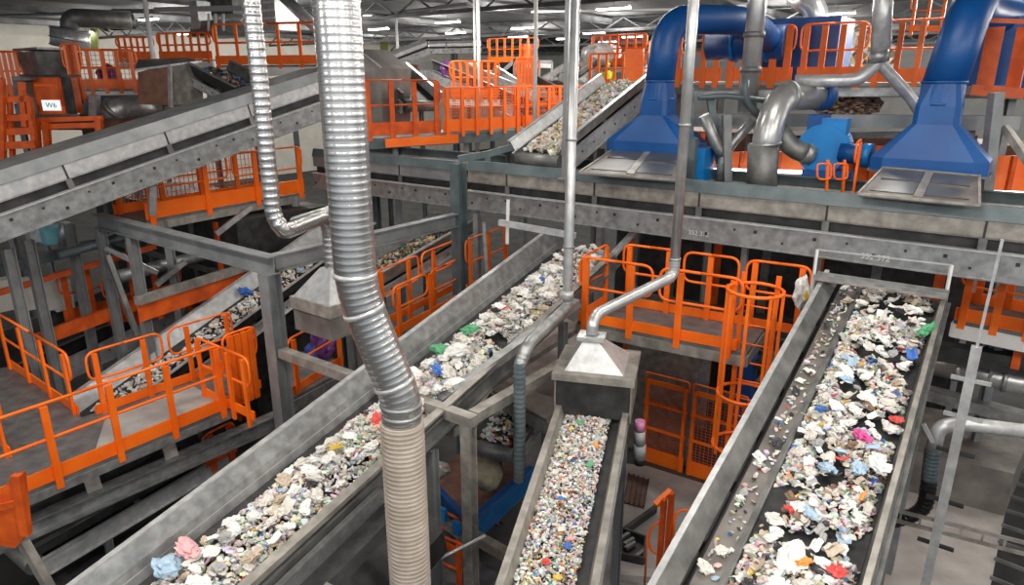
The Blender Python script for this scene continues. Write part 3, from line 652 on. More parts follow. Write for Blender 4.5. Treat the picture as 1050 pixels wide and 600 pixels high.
MB().plate([XYZ(h0+qu*1.25, 1.0), XYZ(h0+qu*1.25, 2.4), XYZ(h0+qu*1.85+qn*.05, 3.1), XYZ(h0+qu*1.85+qn*.05, 1.0)], .05).build('chute_cheek', 'galv', mr_)
bx = thing('machine_housing', 'blue machine column beside the right mesh gate', 'machine', Q0+qu*1.75+qn*.5)
bc = Q0+qu*1.95+qn*.5; MB().box(XYZ(bc, 1.6), (.34, .34, 3.2), math.atan2(qu.y, qu.x)).build('column', 'blue', bx)
MB().box(XYZ(bc+qu*.55, 1.5), (.12, .12, 3.0), math.atan2(qu.y, qu.x)).build('side_post', 'grey', bx); MB().bar(XYZ(bc+qu*.2, 2.2), XYZ(bc+qu*.55, 2.9), .06).build('brace', 'grey', bx)
# pale floor and clutter near the gates
tag(MB().slab([pz(600, 470, .02), pz(664, 478, .02), pz(760, 508, .02), pz(735, 620, .02), pz(610, 630, .02)], .03).build('floor_slab', 'concrete_light'), 'pale concrete slab in front of the orange mesh gates', 'slab')
sp_ = thing('floor_grate', 'dark rusty floor grate on the pale slab below the gear motor', 'grate', pz(655, 500, .03))
gq = [pz(645, 486, .05), pz(665, 492, .05), pz(660, 520, .05), pz(640, 515, .05)]
MB().slab(gq, .03).build('plate', 'brown', sp_)
for i in range(5): MB().bar(gq[0].lerp(gq[1], i/4)+ZD*.02, gq[3].lerp(gq[2], i/4)+ZD*.02, .03).build('bar', 'dark', sp_)
og = thing('guard_railing', 'orange stair railing on the pale slab between the two near conveyors', 'railing', pz(684, 560, .6))
for dx, px_, py0, py1 in ((0, 681, 512, 572), (1, 689, 506, 566)):
    a = pY(px_, py0, 8.6); b = pY(px_-2, py1, 8.6); MB().bar(a, XYZ(a, b.z-.6), .09, .06, up=UD).build('post', 'orange_dark', og)
tp0, tp1 = pY(672, 518, 8.6), pY(688, 503, 8.75); MB().bar(tp0, tp1, .08, .06).build('cap_plate', 'orange', og)
for pts in ([(681, 533), (668, 540), (664, 552), (668, 566), (681, 570)], [(690, 566), (691, 528), (700, 522), (716, 526), (718, 550)], ):
    MB().tube(fillet([pY(x, y, 8.6) for x, y in pts], .1), .02, 8).build('handrail', 'orange', og)
MB().tube([pY(664, 546, 8.6), pY(661, 600, 8.6)], .015, 8).build('thin_rod', 'orange_dark', og)
sbeam('dark steel kerb across the pale slab', pz(640, 545, .1), pz(672, 522, .1), .08, .14, 'dark', 'steel_kerb', 'kerb')
tr = thing('parts_tray', 'black open tray of scrap parts beside the narrow conveyor', 'tray', pz(648, 555, .4))
tq = [pz(634, 545, .5), pz(662, 556, .5), pz(660, 578, .5), pz(632, 572, .5)]
MB().slab(tq, .04).build('base', 'black', tr)
for i in range(4): MB().bar(tq[i]+ZD*.05, tq[(i+1) % 4]+ZD*.05, .04, .14).build('rim', 'dark', tr)
for i in range(4):
    c = tq[0].lerp(tq[2], .25+.17*i)+ZD*.06+UD*rnd.uniform(-.1, .1); MB().bar(c-VD*.12, c+VD*.12+UD*.05, .06).build('scrap_bar', 'galv_dark', tr)
sbeam('pale concrete kerb at the bottom edge beside the narrow conveyor', pz(628, 588, .4), pz(690, 592, .4), .2, .12, 'concrete_light', 'floor_kerb', 'kerb')

# --- right platform
A3, A4 = pz(978, 328, MZ), pz(1100, 352, MZ); a34 = (A4-A3).normalized(); n34 = Vector((-a34.y, a34.x, 0))
platform('pale grey platform at the right edge behind the wide conveyor', [A3, A4, A4+n34*1.3, A3+n34*1.3], 'deck', edge=.24, em='white', legs=(A3+n34*.6+a34*.6,))
railing('orange guard railing on the platform at the right edge', A3, A4, 4, 1.12, toe_h=.22, post_w=.11)
railing('orange rear railing on the right edge platform', A3+n34*1.25, A4+n34*1.25, 4, 1.12, toe_h=.2, post_w=.11)
# pipes and beams below it
pp = thing('steel_pipe', 'large dull steel pipe below the right edge platform', 'pipe', pz(955, 375, 3.2))
MB().tube([pz(950, 372, 3.2), pz(1090, 402, 3.2)], .2, 18).build('pipe', 'silver', pp)
for f in (.25, .6): 
    c = pz(950, 372, 3.2).lerp(pz(1090, 402, 3.2), f); dq = (pz(1090, 402, 3.2)-pz(950, 372, 3.2)).normalized(); MB().tube([c-dq*.04, c+dq*.04], .225, 18).build('flange', 'galv', pp)
sbeam('grey box beam under the large dull pipe', pz(948, 402, 2.7), pz(1090, 440, 2.7), .3, .2, 'galv', 'steel_beam')
sbeam('dark rear beam below the right edge platform', pz(940, 356, 3.6), pz(1090, 380, 3.6), .3, .3, 'dark', 'steel_beam')
bd = thing('machine_housing', 'blue drive unit under the right edge platform', 'machine', pz(1025, 375, 3.1))
MB().gbox(pY(1024, 358, 11.2), .42, .4, .34).build('body', 'blue', bd); MB().gbox(pY(1044, 360, 10.8), .12, .5, .5).build('end_frame', 'orange_dark', bd)
# tall strut with brackets
sp0 = pY(1003, 350, 7.0); sb = sp0
bp = thing('strut_post', 'dusty strut post with crossing brackets before the right edge platform', 'post', XYZ(sb, 0))
MB().prism([(-.05, -.04), (.05, -.04), (.05, .04), (.02, .04), (.02, -.01), (-.02, -.01), (-.02, .04), (-.05, .04)], XYZ(sb, 0), XYZ(sb, 5.4), up=VD).build('channel', 'galv_light', bp)
for z in (5.0, 4.55, 4.1, 3.45, 2.85):
    MB().bar(XYZ(sb, z)-UD*.18, XYZ(sb, z)+UD*.2, .04, .04).build('bracket', 'galv_light' if z > 4.3 else 'dark', bp)
MB().bar(XYZ(sb, 5.4), XYZ(sb, 6.6)+UD*.02, .03, .03, up=VD).build('thin_rod', 'galv_light', bp)
MB().bar(XYZ(sb, 4.35)-UD*.35, XYZ(sb, 4.15)-UD*.22, .04).build('stub', 'galv_light', bp)
hs = thing('steel_pipe', 'pale pipe at the right edge curving down into a dark flexible hose', 'pipe', pY(1050, 440, 7.2))
h_ = [pY(1080, 446, 7.2), pY(985, 434, 7.25), pY(962, 438, 7.3), pY(957, 462, 7.3)]
MB().tube(fillet(h_, .22, 7), .085, 14).build('pipe', 'galv_light', hs)
ribbed(MB(), [pY(957, 460, 7.3), pY(953, 492, 7.3)], .088, .05, .008, 14).build('ribbed_sleeve', 'bluegrey', hs)
ribbed(MB(), fillet([pY(953, 492, 7.3), pY(948, 525, 7.3), pY(915, 535, 7.4)], .2), .085, .06, .01, 14).build('flexible_hose', 'black', hs)
# plinth, tray, louvre
plz = 1.2
tag(MB().slab([pz(905, 452, plz), pz(1040, 478, plz), pz(1000, 680, plz), pz(840, 660, plz)], .3).build('concrete_plinth', 'concrete_light'), 'pale concrete plinth at the bottom right', 'plinth')
tag(MB().slab([pz(925, 412, 2.0), pz(1060, 440, 2.0), pz(1040, 486, 2.0), pz(905, 455, 2.0)], .9).build('concrete_plinth', 'greybrown'), 'grimy grey ledge behind the pale concrete plinth', 'ledge')
ct_ = thing('cable_tray', 'steel ladder cable tray crossing in front of the strut post', 'tray', pY(930, 525, 6.6))
k0, k1 = pY(905, 520, 7.4), pY(1080, 564, 6.3)
for o_ in (0, .14): MB().bar(k0-ZD*o_, k1-ZD*o_, .03, .04).build('side_rail', 'galv_warm', ct_)
for i in range(9): c = k0.lerp(k1, i/8); MB().bar(c, c-ZD*.14, .025, .025, up=UD).build('rung', 'galv_warm', ct_)
lv = thing('louvre_panel', 'black slatted louvre floor at the bottom right edge', 'louvre', pz(1045, 540, 1.3))
l0, l1, l2, l3 = pz(1042, 470, 1.3), pz(1110, 488, 1.3), pz(1080, 700, 1.3), pz(1000, 660, 1.3)
MB().slab([p-ZD*.12 for p in (l0, l1, l2, l3)], .04).build('back_plate', 'black', lv)
for i in range(12):
    f = i/11; MB().bar(l0.lerp(l3, f), l1.lerp(l2, f), .02, .06).build('slat', 'galv_dark', lv)

# --- blue hopper machine and beams, bottom middle
bm_ = thing('waste_hopper', 'blue open hopper below the steel post holding a beige sack', 'hopper', pz(487, 548, 1.0))
w0, w1_, w2_ = pz(428, 488, 2.0), pz(486, 552, 1.3), pz(545, 482, 2.0)
bk = pz(500, 440, 2.2)
MB().plate([pz(430, 480, 1.9), pz(484, 535, 1.9), pz(486, 556, 1.2), pz(432, 505, 1.2)], .05).build('side_panel', 'blue_light', bm_)
MB().plate([pz(484, 535, 1.9), pz(545, 478, 1.9), pz(545, 500, 1.2), pz(486, 556, 1.2)], .05).build('side_panel', 'blue_light', bm_)
MB().slab([pz(430, 500, 1.25), pz(486, 548, 1.25), pz(545, 495, 1.25), pz(500, 440, 1.25)], .05).build('hopper_floor', 'brown', bm_)
for f in (.25, .5, .75):
    c = pz(430, 492, 1.95).lerp(pz(484, 545, 1.95), f); MB().box(c-ZD*.15+UD*.02-VD*.05, (.12, .06, .22), -AZ).build('lug', 'blue_light', bm_)
MB().bar(pz(487, 530, 2.0), pz(545, 480, 2.0), .1, .06).build('rim', 'blue', bm_); MB().bar(pz(430, 482, 1.95), pz(486, 540, 1.95), .1, .06).build('rim', 'blue', bm_)
c = pz(500, 486, 1.8); tag(MB().add(*lump(c, .26, .42, .22, 11, 3, .18, 1.6), smooth=True).build('sack', 'cloth_beige', org=XYZ(c, 1.3)), 'beige woven sack lying in the blue hopper', 'sack')
c = pz(448, 482, 2.1); tag(MB().add(*lump(c, .22, .2, .12, 13, 3, .25), smooth=False).build('plastic_bundle', 'galv_warm', org=XYZ(c, 1.9)), 'grey crumpled wad at the left end of the blue hopper', 'bundle')
sbeam('grimy beam along the near side of the blue hopper', pz(425, 508, 1.6), pz(484, 556, 1.6), .14, .16, 'galv_warm')
sbeam('short beam from the steel post foot toward the narrow conveyor', pz(482, 548, 1.7), pz(525, 572, 1.7), .14, .16, 'galv_warm')
tag(MB().tube([pY(425, 586, 7.3), pY(498, 549, 7.6)], .022, 8).build('steel_pipe', 'galv_light'), 'thin bright pipe slanting past the foot of the steel post', 'pipe')
# beams around the lower cross beam end
e0 = XYZ(fw, 4.13)
sbeam('dusty beam running back from the steel post top toward the hood', e0+VD*.1, e0+VD*2.4, .16, .14, 'galv_warm')
sbeam('second dusty beam lower and left of the steel post top', XYZ(fw, 3.75)-UD*.45+VD*.15, XYZ(fw, 3.75)-UD*.45+VD*2.6, .14, .14, 'galv_warm')
sbeam('pale slanting channel between diagonal conveyor and hood', pz(450, 425, 3.7), pz(600, 330, 3.6), .22, .1, 'galv_warm', 'steel_channel')
sbeam('grey channel just right of the diagonal conveyor', pz(452, 412, 4.1), pz(592, 310, 4.9), .14, .12, 'galv', 'steel_channel')
conveyor('low conveyor with dim waste between the steel post and the hood', pz(505, 455, 2.4), pz(560, 372, 2.8), .8, .2, .2, .1, wl='greybrown', wr='greybrown', rail='galv_warm', legs=(.5,))
platform('grey-brown floor plate left of the pyramid hood', [pz(505, 400, 3.0), pz(560, 430, 3.0), pz(640, 360, 3.0), pz(570, 320, 3.0)], 'greybrown', legs=(pz(560, 400, 3.0),))
# lower orange walkway behind the hose
platform('low grey walkway behind the beige hose', [pz(352, 585, 1.1), pz(470, 640, 1.1), pz(520, 590, 1.1), pz(400, 530, 1.1)], 'deck', legs=(pz(400, 560, 1.1),))
railing('scuffed orange railing of the low walkway, partly behind the beige hose', pz(345, 560, 1.1), pz(480, 622, 1.1), 3, 1.0, m='orange_dark', post_w=.08)
railing('scuffed orange railing on the far side of the low walkway', pz(412, 540, 1.1), pz(478, 575, 1.1), 2, .7, m='orange_dark', post_w=.08)
conveyor('black conveyor deep below the steel post', pz(300, 640, .6), pz(420, 560, .6), .8, .15, .15, .05, wl='black', wr='dark', rail='galv_dark', legs=(.5,))

# ================================================================ behind the left frame
W0, W1 = pz(150, 226, 5.5), pz(312, 197, 5.5); wu = (W1-W0).normalized(); wn = Vector((-wu.y, wu.x, 0))
platform('grey walkway with orange railing under the left incline conveyor', [W0, W1, W1+wn*1.2, W0+wn*1.2], 'deck', edge=.16, em='galv_warm', legs=(W0+wu*.4, W1-wu*.3))
railing('orange railing with wide toe board under the left incline conveyor', W0, W1, 4, 1.12, loops=2, toe_h=.32, post_w=.12)
railing('orange mesh railing on the far side of the walkway under the left incline conveyor', W0+wn*1.1, W1+wn*1.1, 5, 1.12, toe_h=.2, post_w=.11, infill='orange')
X0, X1 = pz(140, 309, 4.2), pz(290, 262, 4.2); xu = (X1-X0).normalized(); xn = Vector((-xu.y, xu.x, 0))
sbeam('long dusty beam with an orange toe board behind the left steel frame', X0, X1, .14, .16, 'galv_warm')
tag(MB().prism([(-.012, -.42), (.012, -.42), (.012, -.1), (-.012, -.1)], X0, X1).build('toe_board', 'orange_dark'), 'wide orange board under the long dusty beam behind the left frame', 'board')
tag(MB().tube([pz(120, 284, 4.4), pz(240, 254, 4.4)], .13, 14).build('steel_pipe', 'galv'), 'grey pipe behind the left steel posts', 'pipe')
sbeam('diagonal brace behind the upper left beam', pY(222, 240, 14.2), pY(258, 212, 14.6), .1, .1, 'galv', 'brace', 'brace')
sbeam('diagonal brace low behind the left posts', pY(160, 292, 13.4), pY(190, 268, 13.8), .1, .1, 'galv', 'brace', 'brace')
for i, px in enumerate((2, 24, 46, 62)):
    c = pY(px, 302, 15+.25*i)
    cabs = thing('control_cabinet', 'whitish cabinet behind the left steel posts, '+('at the left edge of the row', 'second in the row from the left edge', 'third in the row from the left edge', 'at the right end of the row')[i], 'cabinet', c-ZD*.36, 'whitish cabinets behind the left posts')
    MB().gbox(c, .36, .4, .72).build('body', 'wall', cabs); MB().gbox(c-VD*.205, .30, .02, .62).build('door', 'white', cabs)
mbx = thing('machine_housing', 'pale blue machine block behind the slim left posts', 'machine', pY(55, 250, 16))
MB().gbox(pY(55, 240, 16), .5, .5, .4).build('body', 'cyan', mbx); MB().gbox(pY(40, 236, 16), .3, .5, .5).build('panel', 'galv_light', mbx); MB().tube([pY(66, 228, 15.8), pY(66, 252, 15.8)], .12, 10).build('drum', 'galv', mbx)
for i, (px, py, lab) in enumerate(((95, 298, 'orange upright frame low behind the left posts'), (140, 303, 'orange railing low behind the left posts'))):
    railing(lab, pz(px-28, py+32, 3.1), pz(px+50, py+12, 3.1), 4, 1.1, m='orange_dark', post_w=.12, toe_h=.25)
conveyor('wide dark conveyor low behind the left posts', pz(-60, 400, 2.0), pz(262, 262, 3.3), 2.0, .3, .3, .1, wl='dark', wr='dark', rail='galv_dark', legs=(.3, .8), stringer=.5)
sbeam('dark blue-grey beam rising behind the slim left posts', pz(-10, 280, 4.6), pz(175, 228, 5.0), .16, .2, 'bluegrey')
sbeam('orange edge beam rising behind the left posts', pz(-10, 303, 4.0), pz(160, 252, 4.6), .1, .12, 'orange_dark')
sbeam('low orange edge beam behind the left posts', pz(30, 352, 3.3), pz(150, 308, 3.6), .1, .26, 'orange_dark')
sbeam('crossing grey brace behind the left posts', pz(108, 254, 5.0), pz(162, 280, 4.4), .09, .09, 'galv', 'brace', 'brace')
tag(MB().tube([pz(60, 262, 4.9), pz(190, 226, 5.2)], .09, 12).build('steel_pipe', 'bluegrey'), 'thin blue-grey pipe behind the left posts under the incline conveyor', 'pipe')
# dark machine mass behind
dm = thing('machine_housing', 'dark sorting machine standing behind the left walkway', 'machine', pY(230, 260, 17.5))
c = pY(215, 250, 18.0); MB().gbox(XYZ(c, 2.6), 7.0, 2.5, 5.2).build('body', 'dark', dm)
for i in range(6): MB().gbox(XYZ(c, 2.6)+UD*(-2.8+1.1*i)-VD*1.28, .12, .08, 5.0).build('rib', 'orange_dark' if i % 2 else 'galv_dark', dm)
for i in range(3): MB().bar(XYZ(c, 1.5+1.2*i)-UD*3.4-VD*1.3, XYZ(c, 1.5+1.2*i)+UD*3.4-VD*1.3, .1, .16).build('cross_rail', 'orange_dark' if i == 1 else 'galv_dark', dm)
# between duct and post: small railing group
railing('orange railing left of the diagonal conveyor head, behind the spiral duct', pz(388, 338, 3.8), pz(470, 296, 3.8), 4, 1.1, loops=2, post_w=.1)
railing('nearer orange railing beside the diagonal conveyor, right of the spiral duct', pz(405, 345, 3.8), pz(472, 308, 3.8), 3, .9, loops=2, post_w=.09)
railing('orange railing behind the post at the end of the cross conveyor', pz(478, 300, 4.0), pz(520, 280, 4.0), 3, 1.1, post_w=.12)
conveyor('dim conveyor of brownish waste behind the spiral duct, under the cross conveyor', pz(372, 288, 4.3), pz(470, 232, 4.9), 1.0, .25, .3, .1, wl='galv', wr='galv_warm', rail='galv_light', legs=(.8,))
post('slim grey post under the end of the long cross conveyor', pz(490, 290, 4.0), 0, 5.5, .12, 'grey')
sbeam('thin white rail frame left of the diagonal conveyor head', pY(520, 250, 12.4), pY(521, 205, 12.4), .06, .06, 'white', 'guard_post', 'post')
sbeam('pale bar across the head of the diagonal conveyor', pY(512, 228, 12.2), pY(590, 242, 11.6), .1, .1, 'galv_light', 'steel_bar', 'bar')
sbeam('thin slanting strut left of the diagonal conveyor head', XYZ(pY(512, 300, 12.6), 0), pY(496, 228, 12.6), .06, .06, 'galv', 'strut', 'strut')
sbeam('pale slanting bar behind the middle walkway railings', pY(628, 262, 12.0), pY(652, 236, 12.6), .12, .06, 'galv_light', 'steel_bar', 'bar')
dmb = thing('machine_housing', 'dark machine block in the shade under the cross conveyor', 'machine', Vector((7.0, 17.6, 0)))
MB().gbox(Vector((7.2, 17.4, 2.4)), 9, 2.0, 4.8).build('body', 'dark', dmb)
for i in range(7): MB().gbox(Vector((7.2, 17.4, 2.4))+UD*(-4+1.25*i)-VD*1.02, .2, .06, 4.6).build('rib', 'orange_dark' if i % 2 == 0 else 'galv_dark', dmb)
# ================================================================ blue ducts
def circ(c, r, x, y, n=24): return [c+x*r*math.cos(2*math.pi*(i+.5)/n)+y*r*math.sin(2*math.pi*(i+.5)/n) for i in range(n)]
def rect(c, a, b, x, y, n=24):
    out = []
    for i in range(n):
        t = 2*math.pi*(i+.5)/n; cx, cy = math.cos(t), math.sin(t); k = 1/max(abs(cx), abs(cy)); out.append(c+x*a*cx*k+y*b*cy*k)
    return out
def blue_duct(label, base, half, depth, r, z_skirt, z_neck, path):
    t = thing('exhaust_duct', label, 'duct', base)
    c = Vector(base)
    MB().loft([rect(c, half, depth, UD, VD), rect(c+ZD*z_skirt, half, depth, UD, VD)]).build('skirt', 'blue', t)
    MB().loft([rect(c+ZD*z_skirt, half, depth, UD, VD), rect(c+ZD*z_neck, r*1.05, r*1.05, UD, VD)]).build('hood_cone', 'blue', t)
    MB().loft([rect(c-ZD*.03, half+.03, depth+.03, UD, VD), rect(c, half+.03, depth+.03, UD, VD)]).build('base_flange', 'galv_dark', t)
    MB().loft([rect(c+ZD*z_neck, r*1.03, r*1.03, UD, VD), rect(c+ZD*(z_neck+.28), r*1.0, r*1.0, UD, VD), circ(c+ZD*(z_neck+.6), r, UD, VD)]).build('neck', 'blue', t)
    p = [c+ZD*(z_neck+.58)]+path
    MB().tube(fillet(p, 1.1, 9), r, 24).build('pipe', 'blue', t)
    for z in (z_neck+.3, z_neck+.62): MB().tube([c+ZD*z-ZD*.02, c+ZD*z+ZD*.02], r*1.06, 24).build('joint_ring', 'blue', t)
    return t
bA = pY(672, 156, 13.6); eA = pY(690, 22, 13.9)
zA = 9.25
blue_duct('blue exhaust duct with flared hood left of the silver pipes, bending right at the top', bA, .90, .42, .27, .22, .70, [Vector((bA.x+.1, bA.y+.1, zA)), Vector((bA.x+.1, bA.y+.1, zA))+Vector((1.8, .9, .05)), pY(790, 42, 15.6)])
bB = pY(952, 175, 10.95); zB = 9.12
blue_duct('larger blue exhaust duct with flared hood at the right, its pale elbow at the top', bB, .80, .40, .30, .20, .72, [Vector((bB.x+.28, bB.y+.1, zB+.2)), Vector((bB.x+.28, bB.y+.1, zB+.2))+Vector((1.1, 1.6, -.05)), Vector((bB.x+4.5, bB.y+3.5, zB+.0))])
hb_ = thing('fan_housing', 'large blue fan housing behind the orange railing, right of the bent blue duct', 'fan', pY(825, 80, 16.5))
c = pY(824, 48, 16.6); MB().gbox(c, 1.75, 1.3, 1.15).build('casing', 'blue', hb_)
c2 = pY(778, 44, 15.9); MB().tube([c2-UD*1.1, c2+UD*.6], .36, 20).build('inlet_pipe', 'blue', hb_)
for f in (-.5, .2): MB().tube([c2+UD*(f-.03), c2+UD*(f+.03)], .40, 20).build('flange_ring', 'blue_light', hb_)
MB().gbox(c-ZD*.8-VD*.2, 2.2, 1.0, .5).build('base_frame', 'blue', hb_)
el = thing('steel_pipe', 'fat silver elbow pipe entering the top of the blue fan housing', 'pipe', pY(830, 25, 17))
MB().tube(fillet([pY(838, 24, 17), pY(836, 8, 17), pY(815, -6, 17.4)], .5), .26, 16).build('pipe', 'silver', el)
MB().tube(fillet([pY(760, 22, 17), pY(735, 10, 17.2), pY(715, -3, 17.4)], .5), .26, 16).build('branch_pipe', 'galv_dark', el)
b2_ = thing('fan_housing', 'blue fan housing half hidden by orange doors at the top right', 'fan', pY(1035, 85, 13))
c = pY(1035, 55, 13.2); MB().gbox(c, 1.3, 1.0, 1.2).build('casing', 'blue', b2_); MB().tube(fillet([pY(1035, 20, 13), pY(1022, 4, 13), pY(1030, -12, 13)], .3), .17, 14).build('outlet_pipe', 'spiral', b2_)
# window covers under the hoods
def cover_box(label, p_ll, p_lr, p_ur, p_ul):
    t = thing('inspection_cover', label, 'cover', p_ll)
    q = [p_ll, p_lr, p_ur, p_ul]
    MB().plate(q, .04).build('cover_plate', 'greybrown', t)
    n_ = (q[1]-q[0]).cross(q[3]-q[0]).normalized()
    if n_.z < 0: n_ = -n_
    def at(u, v): return q[0].lerp(q[1], u).lerp(q[3].lerp(q[2], u), v)+n_*.03
    for u0, u1, v0, v1 in ((.08, .46, .12, .46), (.56, .92, .12, .46), (.08, .46, .56, .9), (.56, .92, .56, .9)):
        MB().plate([at(u0, v0), at(u1, v0), at(u1, v1), at(u0, v1)], .015).build('window_pane', 'pane', t)
    MB().plate([at(.47, .05), at(.55, .05), at(.55, .95), at(.47, .95)], .03).build('centre_strip', 'galv_warm', t)
    for a, b in ((0, 1), (1, 2), (2, 3), (3, 0)): MB().bar(q[a]+n_*.02, q[b]+n_*.02, .035, .035).build('edge_strip', 'galv_warm', t)
bn = Vector((-cr.x, -cr.y, 0))
def onbelt(px, py, z): return pz(px, py, z)
cover_box('grey inspection cover with four panes under the left blue hood', pz(594, 178, 6.62), pz(697, 186, 6.62), pz(702, 158, 6.86), pz(632, 152, 6.86))
cover_box('grey inspection cover with panes under the larger right blue hood', pz(880, 200, 6.62), pz(1004, 212, 6.62), pz(1004, 182, 6.84), pz(906, 173, 6.84))
# ================================================================ rear walkway with orange rails, upper right
E0 = pY(690, 86, 17); E0.z = 8.12; E1 = E0+UD*6.9
platform('grey rear walkway carrying orange rails behind the blue ducts', [E0, E1, E1+VD*4.2, E0+VD*4.2], 'deck_light', edge=.22, em='galv_dark', legs=(E0+UD*1.0+VD*.5, E0+UD*3.6+VD*.5, E1-UD*.3+VD*.5))
railing('orange rail at the left end of the rear walkway, beside the blue elbow', E0, E0+UD*1.15, 4, 1.15, toe_h=.3, post_w=.13)
railing('orange rail on the rear walkway just right of the stout silver pipe', E0+UD*1.25, E0+UD*2.7, 5, 1.15, toe_h=.3, post_w=.15)
railing('orange rail on the rear walkway before the blue fan housing', E0+UD*2.8, E0+UD*4.1, 4, 1.15, toe_h=.3, post_w=.12)
railing('orange rail on the rear walkway between the Y pipe and right blue duct', E0+UD*4.2, E0+UD*5.5, 4, 1.15, toe_h=.26, post_w=.1)
dr = thing('access_door', 'pair of broad orange access doors at the top right by the blue fan', 'door', E0+UD*6.0)
for px0, px1, py0, py1 in ((1000, 1018, 28, 92), (1030, 1045, 28, 95)):
    a = pY(px0, py1, 11.6); b = pY(px1, py1, 11.45); hgt = pY(px0, py0, 11.6).z-a.z
    MB().plate([a, b, b+ZD*hgt, a+ZD*hgt], .06).build('door_leaf', 'orange_dark', dr)
a = pY(996, 92, 11.6); b = pY(1050, 96, 11.3); MB().bar(a, b, .06, .16).build('kick_plate', 'orange_dark', dr); MB().bar(a+ZD*1.05, b+ZD*1.05, .05, .07).build('top_rail', 'orange_dark', dr)
railing('far orange rail behind the right blue duct, on a higher level', pY(930, 32, 21), pY(985, 33, 20), 4, 1.0, post_w=.08)
mw_ = thing('waste_bale', 'pale mottled heap of waste behind the orange rail by the Y pipe', 'heap', pY(880, 80, 18))
MB().add(*lump(pY(878, 66, 18.6), .9, .6, .95, 21, 4, .3, 3)).build('waste_heap', 'mixed', mw_)
mw2 = thing('waste_bale', 'pale mottled heap of waste under the rear walkway by the silver elbow', 'heap', pY(868, 118, 15))
MB().add(*lump(pY(868, 106, 15.5), .7, .5, .32, 23, 4, .3, 3)).build('waste_heap', 'mixed', mw2)
# Y pipe
yp = thing('steel_pipe', 'silver pipe from the roof splitting into a Y before the rear walkway', 'pipe', pY(900, 70, 12.2))
MB().tube([pY(908, -40, 12.2), pY(902, 62, 12.2)], .15, 16).build('riser', 'galv_light', yp)
MB().tube(fillet([pY(903, 58, 12.2), pY(899, 66, 12.2), pY(880, 82, 12.2), pY(862, 83, 12.3), pY(815, 83, 12.6)], .25), .105, 14).build('branch_pipe', 'galv_light', yp)
MB().tube(fillet([pY(901, 58, 12.2), pY(905, 68, 12.2), pY(934, 100, 12.1), pY(944, 116, 12.1)], .2), .095, 14).build('branch_pipe', 'galv_light', yp)
MB().tube([pY(901, 52, 12.2), pY(901, 64, 12.2)], .165, 16).build('collar', 'galv', yp)
# silver elbow in front
se = thing('steel_pipe', 'fat silver elbow pipe rising behind the cross conveyor, left of the blue motor', 'pipe', pY(785, 190, 12.2))
MB().tube(fillet([pY(848, 98, 12.9), pY(800, 100, 12.3), pY(789, 128, 12.1), pY(783, 160, 12.1)], .45, 8), .235, 22).build('pipe', 'silver', se)
MB().tube([pY(783, 148, 12.1), pY(780, 205, 12.1)], .26, 22).build('lower_sleeve', 'galv_dark', se)
for a, b in ((pY(806, 99, 12.35), pY(809, 99, 12.38)), (pY(785, 146, 12.1), pY(785, 149, 12.1))): MB().tube([a, b], .27, 22).build('collar', 'galv', se)
MB().tube([pY(838, 98, 12.75), pY(846, 98, 12.85)], .26, 22).build('blue_ring', 'blue', se)
MB().tube(fillet([pY(795, 130, 12.4), pY(812, 152, 12.3), pY(828, 158, 12.2)], .2), .17, 16).build('branch_pipe', 'galv_dark', se)
MB().tube([pY(824, 156, 12.2), pY(832, 159, 12.2)], .19, 16).build('end_cap', 'galv', se)
# blue motor group
bmo = thing('blower', 'blue blower with motor behind the cross conveyor, right of the silver elbow', 'blower', pY(855, 175, 12))
MB().gbox(pY(838, 140, 12.4), .28, .4, .75).build('scroll_case', 'blue', bmo); MB().tube([pY(846, 152, 12.2)-VD*.22, pY(846, 152, 12.2)+VD*.22], .42, 22).build('scroll_drum', 'blue_light', bmo)
MB().tube([pY(862, 156, 11.9), pY(892, 160, 11.6)], .17, 18).build('motor_body', 'blue', bmo); MB().tube([pY(884, 159, 11.7), pY(894, 160, 11.6)], .2, 18).build('motor_flange', 'blue_light', bmo)
MB().gbox(pY(857, 130, 12.1), .4, .3, .28).build('terminal_box', 'blue_light', bmo); MB().gbox(pY(850, 182, 12.1), .8, .5, .28).build('stand', 'blue', bmo)
bs = thing('fan_housing', 'small blue case behind the slim pipe, right of the left blue hood', 'fan', pY(722, 185, 12.8)); MB().gbox(pY(718, 168, 13), .35, .5, .6).build('casing', 'blue_light', bs); MB().gbox(pY(709, 170, 12.7), .14, .14, 1.0).build('side_post', 'bluegrey', bs)
for i, (px, lab) in enumerate(((845, 'small orange loop guard below the blue blower, left one'), (862, 'small orange loop guard below the blue blower, right one'))):
    g = thing('loop_guard', lab, 'guard', pY(px, 190, 11.4))
    q = [pY(px-7, 168, 11.4), pY(px+7, 168, 11.4), pY(px+7, 184, 11.4), pY(px-7, 184, 11.4)]
    MB().tube(fillet([q[0].lerp(q[1], .5), q[1], q[2], q[3], q[0], q[0].lerp(q[1], .5)], .08), .018, 8).build('loop', 'orange', g); MB().bar(pY(px+4, 164, 11.42), pY(px+2, 200, 11.42), .04).build('post', 'orange', g)
railing('leaning orange rail right of the small loop guards', pY(872, 194, 11.3), pY(876, 190, 11.5), 2, .75, toe=False, post_w=.05)
